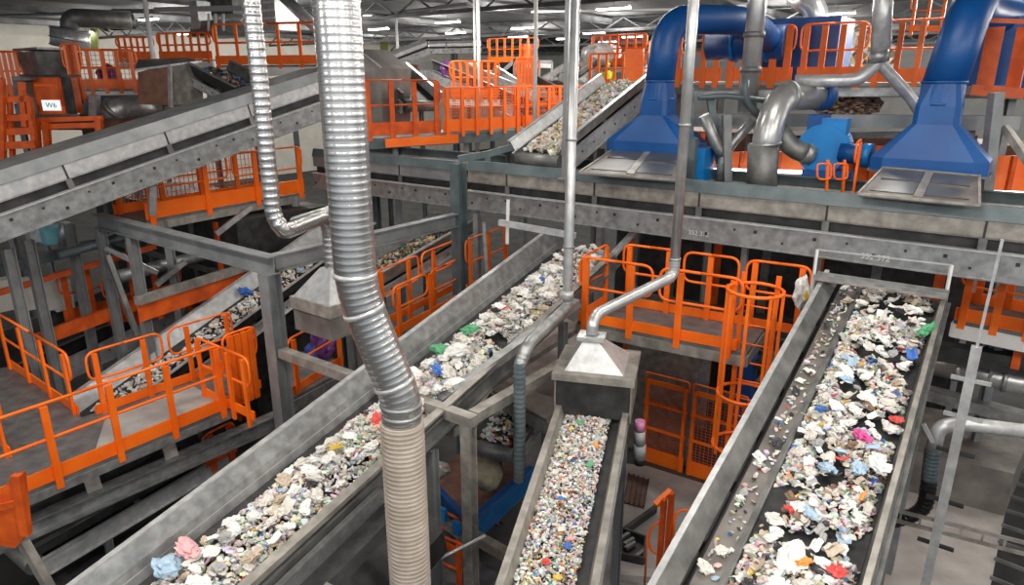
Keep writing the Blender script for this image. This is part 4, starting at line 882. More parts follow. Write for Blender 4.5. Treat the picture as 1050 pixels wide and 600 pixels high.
# horizontal steel beams behind the cross conveyor
for (xa, ya, xb, yb_, Y0, Y1, w, h, m, lab) in ((702, 98, 1030, 92, 14.2, 12.0, .14, .14, 'galv', 'upper grey beam behind the right blue duct, under the rear walkway'), (702, 122, 1045, 126, 13.8, 11.6, .18, .22, 'grey', 'wide grey beam behind the silver elbow pipe'), (850, 139, 1000, 137, 13.6, 12.4, .1, .12, 'galv_dark', 'thin dark beam behind the blue blower'), (845, 150, 1000, 152, 15, 14, .1, .5, 'brown', 'brown rusty beam far behind the blue blower')):
    sbeam(lab, pY(xa, ya, Y0), pY(xb, yb_, Y1), w, h, m)
for (xa, ya, xb, yb_, Y0, w, m, lab) in ((1022, 95, 1008, 215, 11.0, .16, 'grey', 'grey column right of the larger blue hood'), (728, 100, 742, 195, 13.0, .12, 'bluegrey', 'blue-grey column left of the silver elbow pipe'), (708, 90, 706, 190, 13.2, .12, 'bluegrey', 'blue-grey column just behind the slim hood pipe'), (745, 118, 746, 196, 12.7, .14, 'grey', 'grey column between the crossing silver tubes')):
    sbeam(lab, pY(xb, yb_, Y0), pY(xa, ya, Y0), w, w, m, 'steel_column', 'column')
for (pts, r_, lab) in (([(722, 118), (735, 150), (742, 158)], .10, 'silver tube slanting down right beside the left blue hood'), ([(772, 124), (750, 148), (742, 160), (738, 185)], .09, 'silver tube slanting down left behind the silver elbow'), ([(764, 82), (764, 104), (782, 122)], .07, 'thin bluish bent tube left of the silver elbow'), ([(716, 100), (745, 98), (790, 104)], .05, 'thin silver tube under the rear walkway')):
    tag(MB().tube(fillet([pY(x, y, 12.8) for x, y in pts], .2), r_, 12).build('steel_pipe', 'galv' if r_ > .08 else 'bluegrey'), lab, 'pipe')
for (xa, xb, py, Y, z, lab) in ((720, 838, 174, 13.6, 0, 'bright strip lamp low behind the silver elbow pipe'), (1012, 1075, 197, 11.0, 0, 'bright strip lamp low at the right edge behind the cross conveyor')):
    a, b = pY(xa, py, Y), pY(xb, py+3, Y-.3); t = thing('strip_lamp', lab, 'lamp', a, 'strip lamps behind the cross conveyor')
    MB().tube([a, b], .035, 8).build('tube', 'strip', t); MB().bar(a-ZD*.05, b-ZD*.05, .09, .05).build('housing', 'white', t)
for (xa, xb, y0, y1, Y, lab) in ((722, 838, 156, 184, 14.2, 'orange guard panel behind the silver elbow pipe'), (1008, 1080, 160, 204, 11.8, 'orange guard panel at the right edge behind the cross conveyor'), (860, 905, 150, 196, 13.6, 'orange guard panel behind the blue blower')):
    a, b = pY(xa, y1, Y), pY(xb, y1, Y-.6*(xb-xa)/120); hg = pY(xa, y0, Y).z-a.z; t = thing('safety_screen', lab, 'panel', a)
    MB().plate([a, b, b+ZD*hg, a+ZD*hg], .05).build('sheet', 'orange', t)
    for f in (0, .33, .66, 1): c = a.lerp(b, f); MB().bar(c-VD*.05, c+ZD*hg-VD*.05, .07).build('post', 'orange_dark', t)
sbeam('slanting grey hose-like bar at the right edge', pY(1030, 130, 11.2), pY(1056, 168, 10.8), .16, .1, 'galv_warm', 'steel_bar', 'bar')
# filler machine mass behind
fm = thing('machine_housing', 'brown machine body behind the pipes and blue blower', 'machine', Vector((8, 17, 0)))
c = pY(860, 150, 17.5); MB().gbox(XYZ(c, 5.85), 9.5, 1.6, 2.0).build('body', 'brown', fm)
for i in range(8): MB().gbox(XYZ(c, 5.85)+UD*(-4.4+1.2*i)-VD*.82, .12, .06, 1.9).build('rib', 'orange_dark' if i % 2 else 'galv_dark', fm)
# ================================================================ far incline conveyor feeding the cross conveyor
GA, GB = pz(541, 165, 6.7), pz(636, 90, 8.0)
gd = (GB-GA).normalized()
GA = GA+gd*.35
conveyor('far incline conveyor of pale scraps dropping onto the left end of the cross conveyor', GA, GB+gd*.3, 1.05, .2, .25, .08, wl='galv_light', wr='galv_warm', rail='galv_light', legs=(.9,), leg_z=2.8, stringer=.35)
# ================================================================ mid-left orange platform
PZm = 6.86
m_a, m_b, m_c = pY(374, 141, 17), pz(452, 136, PZm), pz(596, 127, PZm); m_a.z = PZm
platform('grey platform with orange railings right of the spiral duct', [m_a, m_b, m_c, m_c+VD*2.5, m_a+VD*3], 'deck_light', edge=.25, em='bluegrey', legs=(m_a+VD*1, m_b+VD*1, m_c+VD*1))
railing('tall dark-orange railing right of the spiral duct, beside the grey chute', m_a, m_b, 4, 1.3, toe_h=.3, post_w=.13, m='orange_dark')
railing('orange mesh railing on the platform before the far incline conveyor', m_b+UD*.1, m_b.lerp(m_c, .52), 6, 1.12, toe_h=.3, post_w=.1, infill='orange', cell=.07)
railing('orange mesh railing on the same platform nearest the slim grey pole', m_b.lerp(m_c, .54), m_c, 6, 1.12, toe_h=.3, post_w=.1, infill='orange')
railing('orange mesh railing at the rear of the platform right of the spiral duct', m_b.lerp(m_c, .1)+VD*2.4, m_c+VD*2.4, 7, 1.12, toe_h=.3, post_w=.1, infill='orange')
tag(MB().bar(pY(395, 147, 16.6), pY(470, 142, 17.4), .05, .2).build('toe_board', 'orange'), 'orange board low before the platform right of the spiral duct', 'board')
gc = thing('chute_housing', 'grey chute housing right beside the spiral duct', 'chute', pY(380, 130, 18))
c0 = [pY(366, 132, 18), pY(392, 132, 18), pY(392, 70, 18), pY(366, 50, 18)]
MB().loft([[p for p in c0], [p+VD*1.0 for p in c0]]).build('body', 'greybrown', gc)
MB().bar(c0[3]-VD*.03, c0[2]-VD*.03, .1, .05).build('rim', 'galv_dark', gc)
conveyor('short grey conveyor sloping down right of the grey chute housing', pY(432, 103, 18.5), pY(398, 72, 20.5), .9, .2, .2, .05, wl='galv', wr='galv', rail='galv_light', stringer=.3, legs=(.5,), leg_z=4)
# far conveyors
covered('long pale conveyor rising in the far background', pY(388, 76, 30), pY(442, 55, 31), .8, .62, cover='galv_light', panel='galv_light', joints=1.5, legs=(.5,), leg_z=4)
covered('pale level conveyor in the far background left of the slim poles', pY(440, 55, 31), pY(494, 54, 31.5), .8, .5, cover='galv_light', panel='galv_light', joints=1.5, legs=(.5,), leg_z=4)
FCa, FCb = pY(455, 70, 27), pY(540, 106, 24)
conveyor('dark far conveyor sloping down to the right with a purple scrap at its head', FCb, FCa, 1.0, .3, .3, .1, wl='galv_dark', wr='galv', rail='galv_light', stringer=.4, legs=(.5,), leg_z=4)
tag(MB().add(*lump(pY(458, 71, 26.2), .22, .2, .28, 31)).build('plastic_scrap', 'purple', org=pY(458, 78, 26.2)), 'purple plastic scrap at the top end of the dark far conveyor', 'scrap')
conveyor('pale far conveyor sloping the other way behind the slim poles', pY(535, 98, 26), pY(497, 72, 30), .7, .2, .2, .05, wl='galv_light', wr='galv_light', rail='galv_light', stringer=.25, legs=(.5,), leg_z=4)
conveyor('far conveyor rising behind the twin pipes with pale scraps', pY(556, 96, 26), pY(606, 62, 30), .9, .25, .25, .08, wl='galv_light', wr='galv', rail='galv_light', stringer=.3, legs=(.6,), leg_z=4)
conveyor('dark far conveyor just left of the twin pipes', pY(590, 98, 23), pY(560, 82, 26), .9, .25, .25, .08, wl='dark', wr='galv_dark', rail='galv', stringer=.35, legs=(.5,), leg_z=4)
def far_rail(lab, x0, y0, x1, y1, Y0, Y1, n=5, h=1.15, **k):
    a, b = pY(x0, y0, Y0), pY(x1, y1, Y1); m_ = (a.z+b.z)/2; a.z = b.z = m_
    n_ = (b-a).normalized().cross(ZD)*-1
    if n_.y < 0: n_ = -n_
    platform('grey deck under the '+lab, [a, b, b+n_*2, a+n_*2], 'galv_dark', edge=.2, em='white', legs=((a+b)/2+n_,), leg_z=0)
    return railing(lab, a, b, n+2, h, post_w=.10, toe_h=.26, tube_r=.03, **k)
far_rail('far orange railing on the high level between the slim poles', 500, 64, 552, 64, 37, 36)
tag(MB().plate([pY(534, 66, 37), pY(550, 66, 36.8), pY(550, 45, 36.8), pY(534, 45, 37)], .1).build('safety_screen', 'orange'), 'bright orange panel on the far high level left of the slim grey pole', 'panel')
far_rail('far orange railing low behind the dark far conveyor', 462, 100, 512, 100, 24, 24, infill='orange_dark')
far_rail('far orange railing right of the dark far conveyor', 528, 96, 552, 96, 25, 25, 4)
far_rail('far orange railing behind the worker beside the blue elbow', 603, 88, 668, 90, 27, 25, 6)
far_rail('far orange railing above the worker', 606, 67, 662, 67, 30, 28, 5, infill='orange_dark')
tag(MB().plate([pY(641, 87, 24.6), pY(660, 87, 24.4), pY(660, 50, 24.4), pY(641, 50, 24.6)], .1).build('safety_screen', 'orange'), 'orange panel right of the worker, beside the blue elbow duct', 'panel')
far_rail('orange railing behind the blue elbow, left of the rear walkway', 664, 86, 692, 86, 20, 19.4, 4, infill='orange')
tag(MB().add(*lump(pY(617, 55, 29.5), .8, .5, .42, 33, 3, .3, 2.5)).build('waste_heap', 'white', org=pY(617, 66, 29.5)), 'whitish heap behind the far railing above the worker', 'heap')
sbeam('orange-brown post below the far pale conveyor', pY(423, 82, 29), pY(423, 66, 29), .7, .5, 'brown', 'steel_post', 'post')
fw1 = thing('machine_housing', 'grey far machine behind the slim poles', 'machine', pY(450, 90, 34)); MB().gbox(pY(450, 82, 34), 4.2, 1.5, 1.6).build('body', 'wall_grey', fw1); MB().gbox(pY(436, 76, 33), 1.4, .3, .35).build('rim', 'galv_light', fw1)
fw2 = thing('machine_housing', 'dark far machine frame right of the slim poles', 'machine', pY(512, 80, 33)); MB().gbox(pY(512, 70, 33), 2.2, 1.0, .5).build('body', 'dark', fw2); MB().bar(pY(508, 80, 32), pY(530, 60, 32), .16).build('brace', 'galv_light', fw2); MB().bar(pY(528, 96, 32), pY(528, 60, 32), .16).build('leg', 'galv_light', fw2)
gfr = thing('safety_portal', 'pale tube frame left of the twin pipes in the background', 'frame', pY(566, 80, 26))
for a, b in (((553, 63), (566, 63)), ((566, 63), (566, 84)), ((553, 63), (553, 84))): MB().bar(pY(*a, 26), pY(*b, 26), .08).build('tube', 'galv_light', gfr)
# worker in a hi-vis jacket
def person(at, h=1.72):
    o = at; s = h/1.72
    J = {'pelvis': (0, 0, .95), 'belly': (0, .0, 1.1), 'chest': (0, 0, 1.33), 'neck': (0, 0, 1.47), 'head0': (0, 0, 1.55), 'head1': (0, -.01, 1.66),
         'lh': (-.1, 0, .9), 'lk': (-.11, -.03, .5), 'la': (-.12, .02, .1), 'lt': (-.12, -.14, .04), 'rh': (.1, 0, .9), 'rk': (.11, -.03, .5), 'ra': (.12, .02, .1), 'rt': (.12, -.14, .04),
         'ls': (-.19, 0, 1.40), 'le': (-.27, .02, 1.12), 'lw': (-.24, -.14, .92), 'lf': (-.23, -.2, .86), 'rs': (.19, 0, 1.40), 're': (.28, -.05, 1.14), 'rw': (.20, -.28, 1.08), 'rf': (.16, -.34, 1.06)}
    rad = {'pelvis': .13, 'belly': .125, 'chest': .14, 'neck': .055, 'head0': .08, 'head1': .09, 'lh': .09, 'lk': .06, 'la': .045, 'lt': .04, 'ls': .06, 'le': .045, 'lw': .034, 'lf': .04}
    rad.update({k.replace('l', 'r', 1): v for k, v in list(rad.items()) if k in ('lh', 'lk', 'la', 'lt', 'ls', 'le', 'lw', 'lf')})
    ed = [('pelvis', 'belly'), ('belly', 'chest'), ('chest', 'neck'), ('neck', 'head0'), ('head0', 'head1'), ('pelvis', 'lh'), ('lh', 'lk'), ('lk', 'la'), ('la', 'lt'), ('pelvis', 'rh'), ('rh', 'rk'), ('rk', 'ra'), ('ra', 'rt'), ('chest', 'ls'), ('ls', 'le'), ('le', 'lw'), ('lw', 'lf'), ('chest', 'rs'), ('rs', 're'), ('re', 'rw'), ('rw', 'rf')]
    names = list(J); me = bpy.data.meshes.new('person'); me.from_pydata([Vector(J[n])*s for n in names], [(names.index(a), names.index(b)) for a, b in ed], [])
    b = bpy.data.objects.new('person', me); COL.objects.link(b); b.location = o
    md_ = b.modifiers.new('skin', 'SKIN'); b.modifiers.new('sub', 'SUBSURF').levels = 2; b.modifiers['sub'].render_levels = 2
    for i, n in enumerate(names): me.skin_vertices[0].data[i].radius = (rad[n]*s, rad[n]*s)
    me.skin_vertices[0].data[0].use_root = True
    me.materials.append(M['navy']); ORG[b.name] = Vector(o)
    tag(b, 'person in a yellow hi-vis jacket standing on the far walkway', 'person')
    O = Vector(o)
    jk = MB(); 
    rings = []
    for z, rx, ry in ((.86, .2, .15), (1.0, .19, .145), (1.2, .2, .15), (1.36, .205, .14), (1.45, .13, .1)):
        rings.append([O+Vector((rx*math.cos(2*math.pi*i/16), ry*math.sin(2*math.pi*i/16), z))*1.0 for i in range(16)])
    jk.loft(rings, True)
    for S_, E_, W_ in ((J['ls'], J['le'], J['lw']), (J['rs'], J['re'], J['rw'])):
        jk.tube(fillet([O+Vector(S_), O+Vector(E_), O+Vector(W_)], .06), .068, 10)
    jk.build('jacket', 'hivis', b)
    hd_ = MB(); hd_.add(*lump(O+Vector((0, -.01, 1.61)), .085, .1, .125, 2, 3, .03), smooth=True); hd_.add(*lump(O+Vector((0, -.11, 1.60)), .015, .02, .025, 2, 1, 0)); hd_.build('face', 'skin', b)
    hl = MB(); hl.loft([[O+Vector((.108*f*math.cos(2*math.pi*i/16), .122*f*math.sin(2*math.pi*i/16), z)) for i in range(16)] for z, f in ((1.655, 1.15), (1.66, 1.0), (1.71, .93), (1.75, .6), (1.765, .2))], True).build('safety_helmet', 'hivis', b)
    for S_ in (J['lf'], J['rf']):
        hn = MB(); c = O+Vector(S_); hn.add(*lump(c, .035, .05, .022, 3, 2, .1), smooth=True)
        for i in range(4): hn.tube([c+Vector((-.025+.017*i, -.03, 0)), c+Vector((-.027+.018*i, -.075-.006*(i in (1, 2)), -.012)), c+Vector((-.026+.017*i, -.09, -.035))], .009, 6)
        hn.tube([c+Vector((.03, 0, 0)), c+Vector((.05, -.03, -.01)), c+Vector((.045, -.055, -.02))], .01, 6); hn.build('hand', 'skin', b)
pw = pY(622, 92, 28.3); person(Vector((pw.x, pw.y, pw.z-.72)))
plw = Vector((pw.x, pw.y, pw.z-.72)); platform('far grey walkway the worker stands on', [plw-UD*2-VD*.5, plw+UD*2-VD*.5, plw+UD*2+VD*.6, plw-UD*2+VD*.6], 'galv_dark', legs=(plw+VD*.2,))
# ================================================================ left background
LZ7 = 7.35
cab = thing('control_cabinet', 'orange control cabinet with a lit white sign at the upper left', 'cabinet', pY(52, 118, 17))
ca, cb = pY(35, 117, 17), pY(68, 117, 17); chh = pY(35, 79, 17).z-ca.z; cbx = cb.x-ca.x
MB().box(((ca.x+cb.x)/2, 17.35, ca.z+chh/2), (cbx, .7, chh)).build('body', 'orange_dark', cab)
MB().box(((ca.x+cb.x)/2, 16.985, ca.z+chh*.60), (cbx*.9, .03, chh*.76)).build('door', 'orange_dark', cab)
MB().box(((ca.x+cb.x)/2, 16.965, ca.z+chh*.78), (cbx*.6, .03, .04)).build('vent_slot', 'orange', cab)
sc_ = MB().box((pY(54, 108, 17).x, 16.955, pY(54, 108, 17).z), (.43, .02, .24)).build('sign', 'screen', cab)
text_on('sign_text', 'W6', (pY(54, 108, 17).x, 16.94, pY(54, 108, 17).z), Vector((1, 0, 0)), ZD, .17, 'teal', cab)
MB().box(((ca.x+cb.x)/2, 17.3, ca.z+chh+.03), (cbx*1.25, .8, .05)).build('top_plate', 'dark', cab)
for s_ in (-1, 1): MB().box(((ca.x+cb.x)/2+s_*cbx*.62, 17.1, ca.z+chh/2), (.1, .2, chh)).build('side_post', 'dark', cab)
dk0 = pz(-40, 131, LZ7-.02); 
platform('dark deck carrying the orange cabinet at the upper left', [Vector((-14, 16.6, LZ7-.1)), Vector((-9.2, 16.6, LZ7-.1)), Vector((-9.2, 20, LZ7-.1)), Vector((-14, 20, LZ7-.1))], 'brown', edge=.15, em='brown', legs=(Vector((-13, 17.5, 0)), Vector((-10, 17.5, 0))))
ofr = thing('work_stand', 'orange square-tube frame in front of the cabinet with the lit sign', 'frame', pY(70, 150, 16))
for i, (a, b) in enumerate((((40, 123), (105, 121)), ((42, 130), (105, 128)), ((101, 122), (103, 152)), ((47, 124), (51, 175)), ((36, 122), (40, 176)))): MB().bar(pY(*a, 16-.03*i), pY(*b, 16-.03*i), .11, .1+.013*i).build('tube', 'orange_dark', ofr)
og2 = thing('work_stand', 'orange upright frame at the upper left edge', 'frame', pY(15, 170, 15.5))
for i, (a, b) in enumerate((((10, 104), (14, 178)), ((30, 100), (38, 172)), ((22, 84), (26, 130)), ((-6, 103), (30, 101)), ((-6, 122), (32, 120)), ((-6, 136), (36, 134)), ((-6, 150), (36, 148)), ((0, 80), (2, 180)))): MB().bar(pY(*a, 15.5-.025*i), pY(*b, 15.5-.025*i), .1 if i in (0, 1, 2, 7) else .05, .08+.013*i).build('tube', 'orange_dark', og2)
cl_ = thing('machine_housing', 'pale brown upright machine column left of the orange cabinet', 'machine', pY(26, 120, 16.6)); MB().box(pY(26, 100, 16.8), (.26, .3, .95)).build('body', 'greybrown', cl_); MB().box(pY(26, 81, 16.7), (.34, .36, .06)).build('cap', 'galv_dark', cl_)
mh = thing('machine_housing', 'grey machine hood behind the orange cabinet', 'machine', pY(52, 78, 20)); MB().loft([q4(pY(52, 70, 20.5), .6, .5, pY(52, 76, 20).z-.1), q4(pY(52, 70, 20.5), .75, .6, pY(52, 53, 20).z)]).build('hood', 'galv_dark', mh); MB().gbox(pY(52, 51, 20.5), 1.7, 1.3, .06).build('lid', 'galv', mh)
def orails(lab, x0, y0, x1, y1, Y0, Y1, **k):
    a, b = pY(x0, y0, Y0), pY(x1, y1, Y1); b.z = a.z = (a.z+b.z)/2; return railing(lab, a, b, **k)
far_rail('orange railing at the upper left edge', -10, 98, 34, 96, 20, 20.5, 5)
railing_a = far_rail('orange mesh railing with toe board between cabinet and grey hopper', 76, 92, 144, 91, 20, 20.4, 3, 1.05, infill='orange_dark')
orails('tall orange railing end right of the orange cabinet', 72, 103, 90, 100, 18.5, 18.7, posts=4, h=1.35, post_w=.14)
tag(MB().add(*lump(pY(112, 78, 21), .32, .3, .3, 41)).build('plastic_scrap', 'purple', org=pY(112, 86, 21)), 'purple and blue plastic scrap behind the orange mesh railing', 'scrap')
ds = thing('steel_pipe', 'dull silver domed pipe elbow below the orange toe board', 'pipe', pY(130, 120, 18)); MB().tube(fillet([pY(112, 121, 18), pY(118, 112, 18), pY(138, 110, 18.4), pY(160, 114, 19)], .4), .28, 18).build('pipe', 'galv', ds); MB().tube([pY(116, 114, 18), pY(119, 111, 18)], .32, 18).build('collar', 'galv_dark', ds)
sbeam('pale steel column under the orange toe board', pY(97, 121, 18.4), pY(97, 97, 18.4), .2, .2, 'galv_light', 'steel_column', 'column')
sbeam('dark blue-grey machine beam behind the domed pipe', pY(85, 108, 19.5), pY(205, 106, 19.5), .4, .5, 'bluegrey')
brm = thing('machine_housing', 'rusty brown machine body behind the left incline conveyor', 'machine', pY(140, 150, 18)); MB().gbox(pY(140, 142, 18.6), 3.0, 1.4, 1.0).build('body', 'brown', brm); MB().gbox(pY(140, 127, 18.4), 3.1, 1.5, .05).build('lid', 'galv_warm', brm)
hp_ = thing('feed_hopper', 'grey feed hopper with a rusty side above the left incline conveyor', 'hopper', pY(175, 112, 17.5))
MB().plate([pY(142, 107, 17.5), pY(173, 108, 17.5), pY(173, 66, 17.5), pY(142, 74, 17.5)], .06).build('rusty_side', 'brown', hp_)
MB().plate([pY(173, 108, 17.5), pY(208, 106, 18.2), pY(206, 64, 18.2), pY(173, 66, 17.5)], .06).build('front_panel', 'galv_warm', hp_)
MB().plate([pY(138, 72, 17.4), pY(175, 67, 17.4), pY(207, 63, 18.2), pY(190, 60, 19.5), pY(142, 62, 19.2)], .05).build('lid', 'galv', hp_)
MB().bar(pY(175, 110, 17.45), pY(174, 68, 17.45), .14, .05, up=VD).build('corner_strip', 'galv_light', hp_)
MB().gbox(pY(178, 113, 17.8), .3, .3, .2).build('outlet', 'galv_warm', hp_)
conveyor('short dark conveyor of shredded waste between hopper and spiral duct', pY(266, 102, 17.2), pY(212, 74, 18.6), 1.0, .3, .3, .12, wl='dark', wr='galv_dark', rail='galv', stringer=.2, legs=(.5,), leg_z=4)
far_rail('long orange railing before the silver roof unit', 222, 68, 336, 65, 22, 21, 4)
far_rail('orange railing behind the grey hopper', 122, 62, 160, 60, 26, 26, 4, .75)
far_rail('orange railing between hopper and thin spiral duct', 164, 62, 218, 60, 25, 24.5, 5, .85)
sbeam('white beam under the long orange railing', pY(238, 76, 21), pY(335, 72, 20.6), .25, .18, 'white')
def bigpipe():
    t = thing('ventilation_duct', 'fat steel duct under the roof turning down at the upper left', 'duct', pY(72, 50, 28))
    MB().tube(fillet([pY(135, 21, 29), pY(72, 18, 28), pY(72, 34, 28)], .8), .34, 20).build('elbow', 'galv_dark', t)
    MB().tube([pY(72, 30, 28), pY(72, 49, 28)], .66, 24).build('cylinder', 'galv_light', t)
    for y in (31, 40, 48): MB().tube([pY(72, y-.6, 28), pY(72, y+.6, 28)], .69, 24).build('band', 'galv', t)
bigpipe()
dd_ = thing('ventilation_duct', 'dark level duct under the roof right of the fat steel duct', 'duct', pY(130, 24, 30)); MB().tube(fillet([pY(90, 17, 30), pY(112, 24, 30), pY(138, 22, 30.5)], .5), .3, 16).build('pipe', 'dark', dd_); MB().tube([pY(108, 23, 30), pY(114, 24, 30)], .34, 16).build('collar', 'galv_dark', dd_)
vu = thing('ventilation_unit', 'bright silver ventilation unit left of the big spiral duct', 'unit', pY(280, 30, 24)); MB().gbox(pY(283, 14, 24.5), 1.2, .9, 1.1).build('casing', 'galv_light', vu)
for y in (4, 12, 20): MB().gbox(pY(283, y, 24.5)-VD*.46, 1.2, .03, .05).build('seam_strip', 'white', vu)
MB().tube([pY(290, -4, 23), pY(330, 34, 22)], .17, 14).build('slant_pipe', 'galv_light', vu)
vu2 = thing('ventilation_unit', 'grey hooded unit with white pipes behind the long orange railing', 'unit', pY(222, 40, 26)); MB().loft([q4(pY(225, 30, 26), 1.0, .7, pY(225, 38, 26).z), q4(pY(225, 30, 26), .6, .5, pY(225, 22, 26).z)]).build('hood', 'galv', vu2); MB().gbox(pY(206, 16, 26), .5, .5, .9).build('riser', 'galv_light', vu2)
for x in (214, 221, 229): MB().tube([pY(x, 32, 25.2), pY(x, 14, 25.2)], .05, 8).build('pipe', 'white', vu2)
vd3 = thing('ventilation_duct', 'grey box duct hanging over the grey hooded unit', 'duct', pY(232, 8, 26)); MB().gbox(pY(238, 4, 27), 1.6, 1.0, .8).build('box', 'galv_dark', vd3); MB().gbox(pY(238, 12, 27), 1.7, 1.1, .05).build('flange', 'galv', vd3)
sbeam('pale pipe-like beam under the roof crossing above the hooded unit', pY(160, 10, 27), pY(262, 8, 24), .16, .16, 'ceil_pipe')
# ================================================================ waste
TINTS = {'white': (.80, .79, .76), 'offwhite': (.64, .61, .56), 'grey': (.36, .36, .36), 'beige': (.52, .43, .33), 'pale blue': (.38, .52, .66), 'pink': (.72, .40, .42), 'magenta': (.66, .09, .32), 'blue': (.05, .16, .50), 'black': (.03, .03, .035), 'green': (.10, .36, .18), 'red': (.62, .06, .05), 'yellow': (.72, .52, .10), 'orange': (.75, .30, .06), 'brown': (.20, .12, .075)}
TM = {k: mat(k.replace(' ', '_')+'_plastic', v, .42, 0, tuple(min(1, x*1.15+.015) for x in v), 6) for k, v in TINTS.items()}
WI = {'white': 42, 'offwhite': 30, 'grey': 10, 'beige': 10, 'pale blue': 3, 'pink': 1.5, 'blue': .6, 'black': 5, 'green': .8, 'red': .8, 'yellow': .8, 'brown': 3}
WDI = {'white': 50, 'offwhite': 42, 'grey': 8, 'beige': 9, 'pale blue': 1.5, 'black': 2}
WT = {'white': 42, 'offwhite': 30, 'grey': 12, 'beige': 10, 'pale blue': 4, 'pink': 2, 'blue': 1.6, 'black': 7, 'green': 1.2, 'red': 1.2, 'yellow': 1.2, 'orange': 1.2, 'brown': 4}
def pick(w=WT):
    t = rnd.uniform(0, sum(w.values()))
    for k, v in w.items():
        t -= v
        if t <= 0: return k
    return 'white'
def film_mesh(i, sub=3):
    vs, fs = lump((0, 0, 0), 1, .72, .42, i*1.37+.5, sub, .62, 2.4); return vs, fs, False
def bottle_mesh(i):
    n = 12; prof = [(0, .0), (.30, .0), (.34, .06), (.33, .45), (.29, .5), (.33, .56), (.34, 1.0), (.26, 1.25), (.12, 1.42), (.11, 1.5), (.15, 1.5), (.15, 1.6), (0, 1.6)]
    rings = []
    for r_, z in prof:
        dent = .55+.25*math.sin(z*5+i); rings.append([Vector((max(r_, .004)*math.cos(2*math.pi*k/n), max(r_, .004)*dent*math.sin(2*math.pi*k/n)+.08*math.sin(3*z+i), z-.8)) for k in range(n)])
    mb = MB().loft(rings, True); return [Vector((v.z, v.x, v.y)) for v in mb.v], mb.f, True
def carton_mesh(i):
    rr = random.Random(i); n = 4; g = []
    for x in range(n+1):
        for y in range(n+1):
            g.append(Vector((x/n*2-1, (y/n*2-1)*.65, .22*math.sin(x*1.3+i)+.2*math.cos(y*1.7+i*2)+rr.uniform(-.06, .06))))
    k = len(g); vs = g+[p-Vector((0, 0, .09)) for p in g]; fs = []
    for x in range(n):
        for y in range(n):
            a, b, c, d = x*(n+1)+y, (x+1)*(n+1)+y, (x+1)*(n+1)+y+1, x*(n+1)+y+1; fs += [(a, b, c, d), (k+d, k+c, k+b, k+a)]
    rim = [x*(n+1) for x in range(n+1)]+[n*(n+1)+y for y in range(1, n+1)]+[x*(n+1)+n for x in range(n-1, -1, -1)]+[y for y in range(n-1, 0, -1)]
    for j in range(len(rim)): a, b = rim[j], rim[(j+1) % len(rim)]; fs.append((b, a, k+a, k+b))
    return vs, fs, False
PROTO = {}
def proto(kind, i, tint):
    key = (kind, i, tint)
    if key not in PROTO:
        vs, fs, sm = {'film': film_mesh, 'bottle': bottle_mesh, 'carton': carton_mesh}[kind](i)
        me = bpy.data.meshes.new(kind); me.from_pydata(vs, [], fs); me.polygons.foreach_set('use_smooth', [sm]*len(me.polygons)); me.materials.append(TM[tint]); PROTO[key] = me
    return PROTO[key]
NAMES = {'film': ('plastic_film_scrap', 'crumpled {} plastic film'), 'bottle': ('crushed_bottle', 'crushed {} plastic bottle'), 'carton': ('carton_flake', 'bent {} carton flake')}
def piece(kind, tint, loc, size, where, up=None, label=None, rz=None, flat=.5):
    nm, lb = NAMES[kind]
    o = bpy.data.objects.new(nm, proto(kind, rnd.randrange(5), tint)); COL.objects.link(o)
    o.location = loc; o.rotation_euler = (rnd.uniform(-flat, flat), rnd.uniform(-flat, flat), rnd.uniform(0, 6.28) if rz is None else rz); o.scale = (size,)*3
    ORG[o.name] = Vector(loc)
    l = label or (lb.format(tint)+' lying on '+where)
    tag(o, l, {'film': 'plastic film', 'bottle': 'bottle', 'carton': 'carton'}[kind], None if label else lb.format(tint)+' pieces on '+where)
    return o
def scatter(A, B, x0, x1, n, where, size, up_h=.06, mound=.08, wts=WT, t0=0., t1=1., kinds=(.62, .12, .26), edge=None):
    A, B = Vector(A), Vector(B); d, r, u = frame(B-A)
    for i in range(n):
        f = t0+(t1-t0)*(i+rnd.random())/n; x = rnd.uniform(x0, x1); c_ = (x-(x0+x1)/2)/((x1-x0)/2)
        s = rnd.uniform(*size)*(1.15 if rnd.random() < .15 else .9)
        k = rnd.random(); kind = 'film' if k < kinds[0] else 'bottle' if k < kinds[0]+kinds[1] else 'carton'
        if kind == 'bottle': s *= .62
        p = A+(B-A)*f+r*x+u*(up_h+mound*(1-c_*c_)+rnd.uniform(0, .03))
        piece(kind, pick(wts), p, s, where)
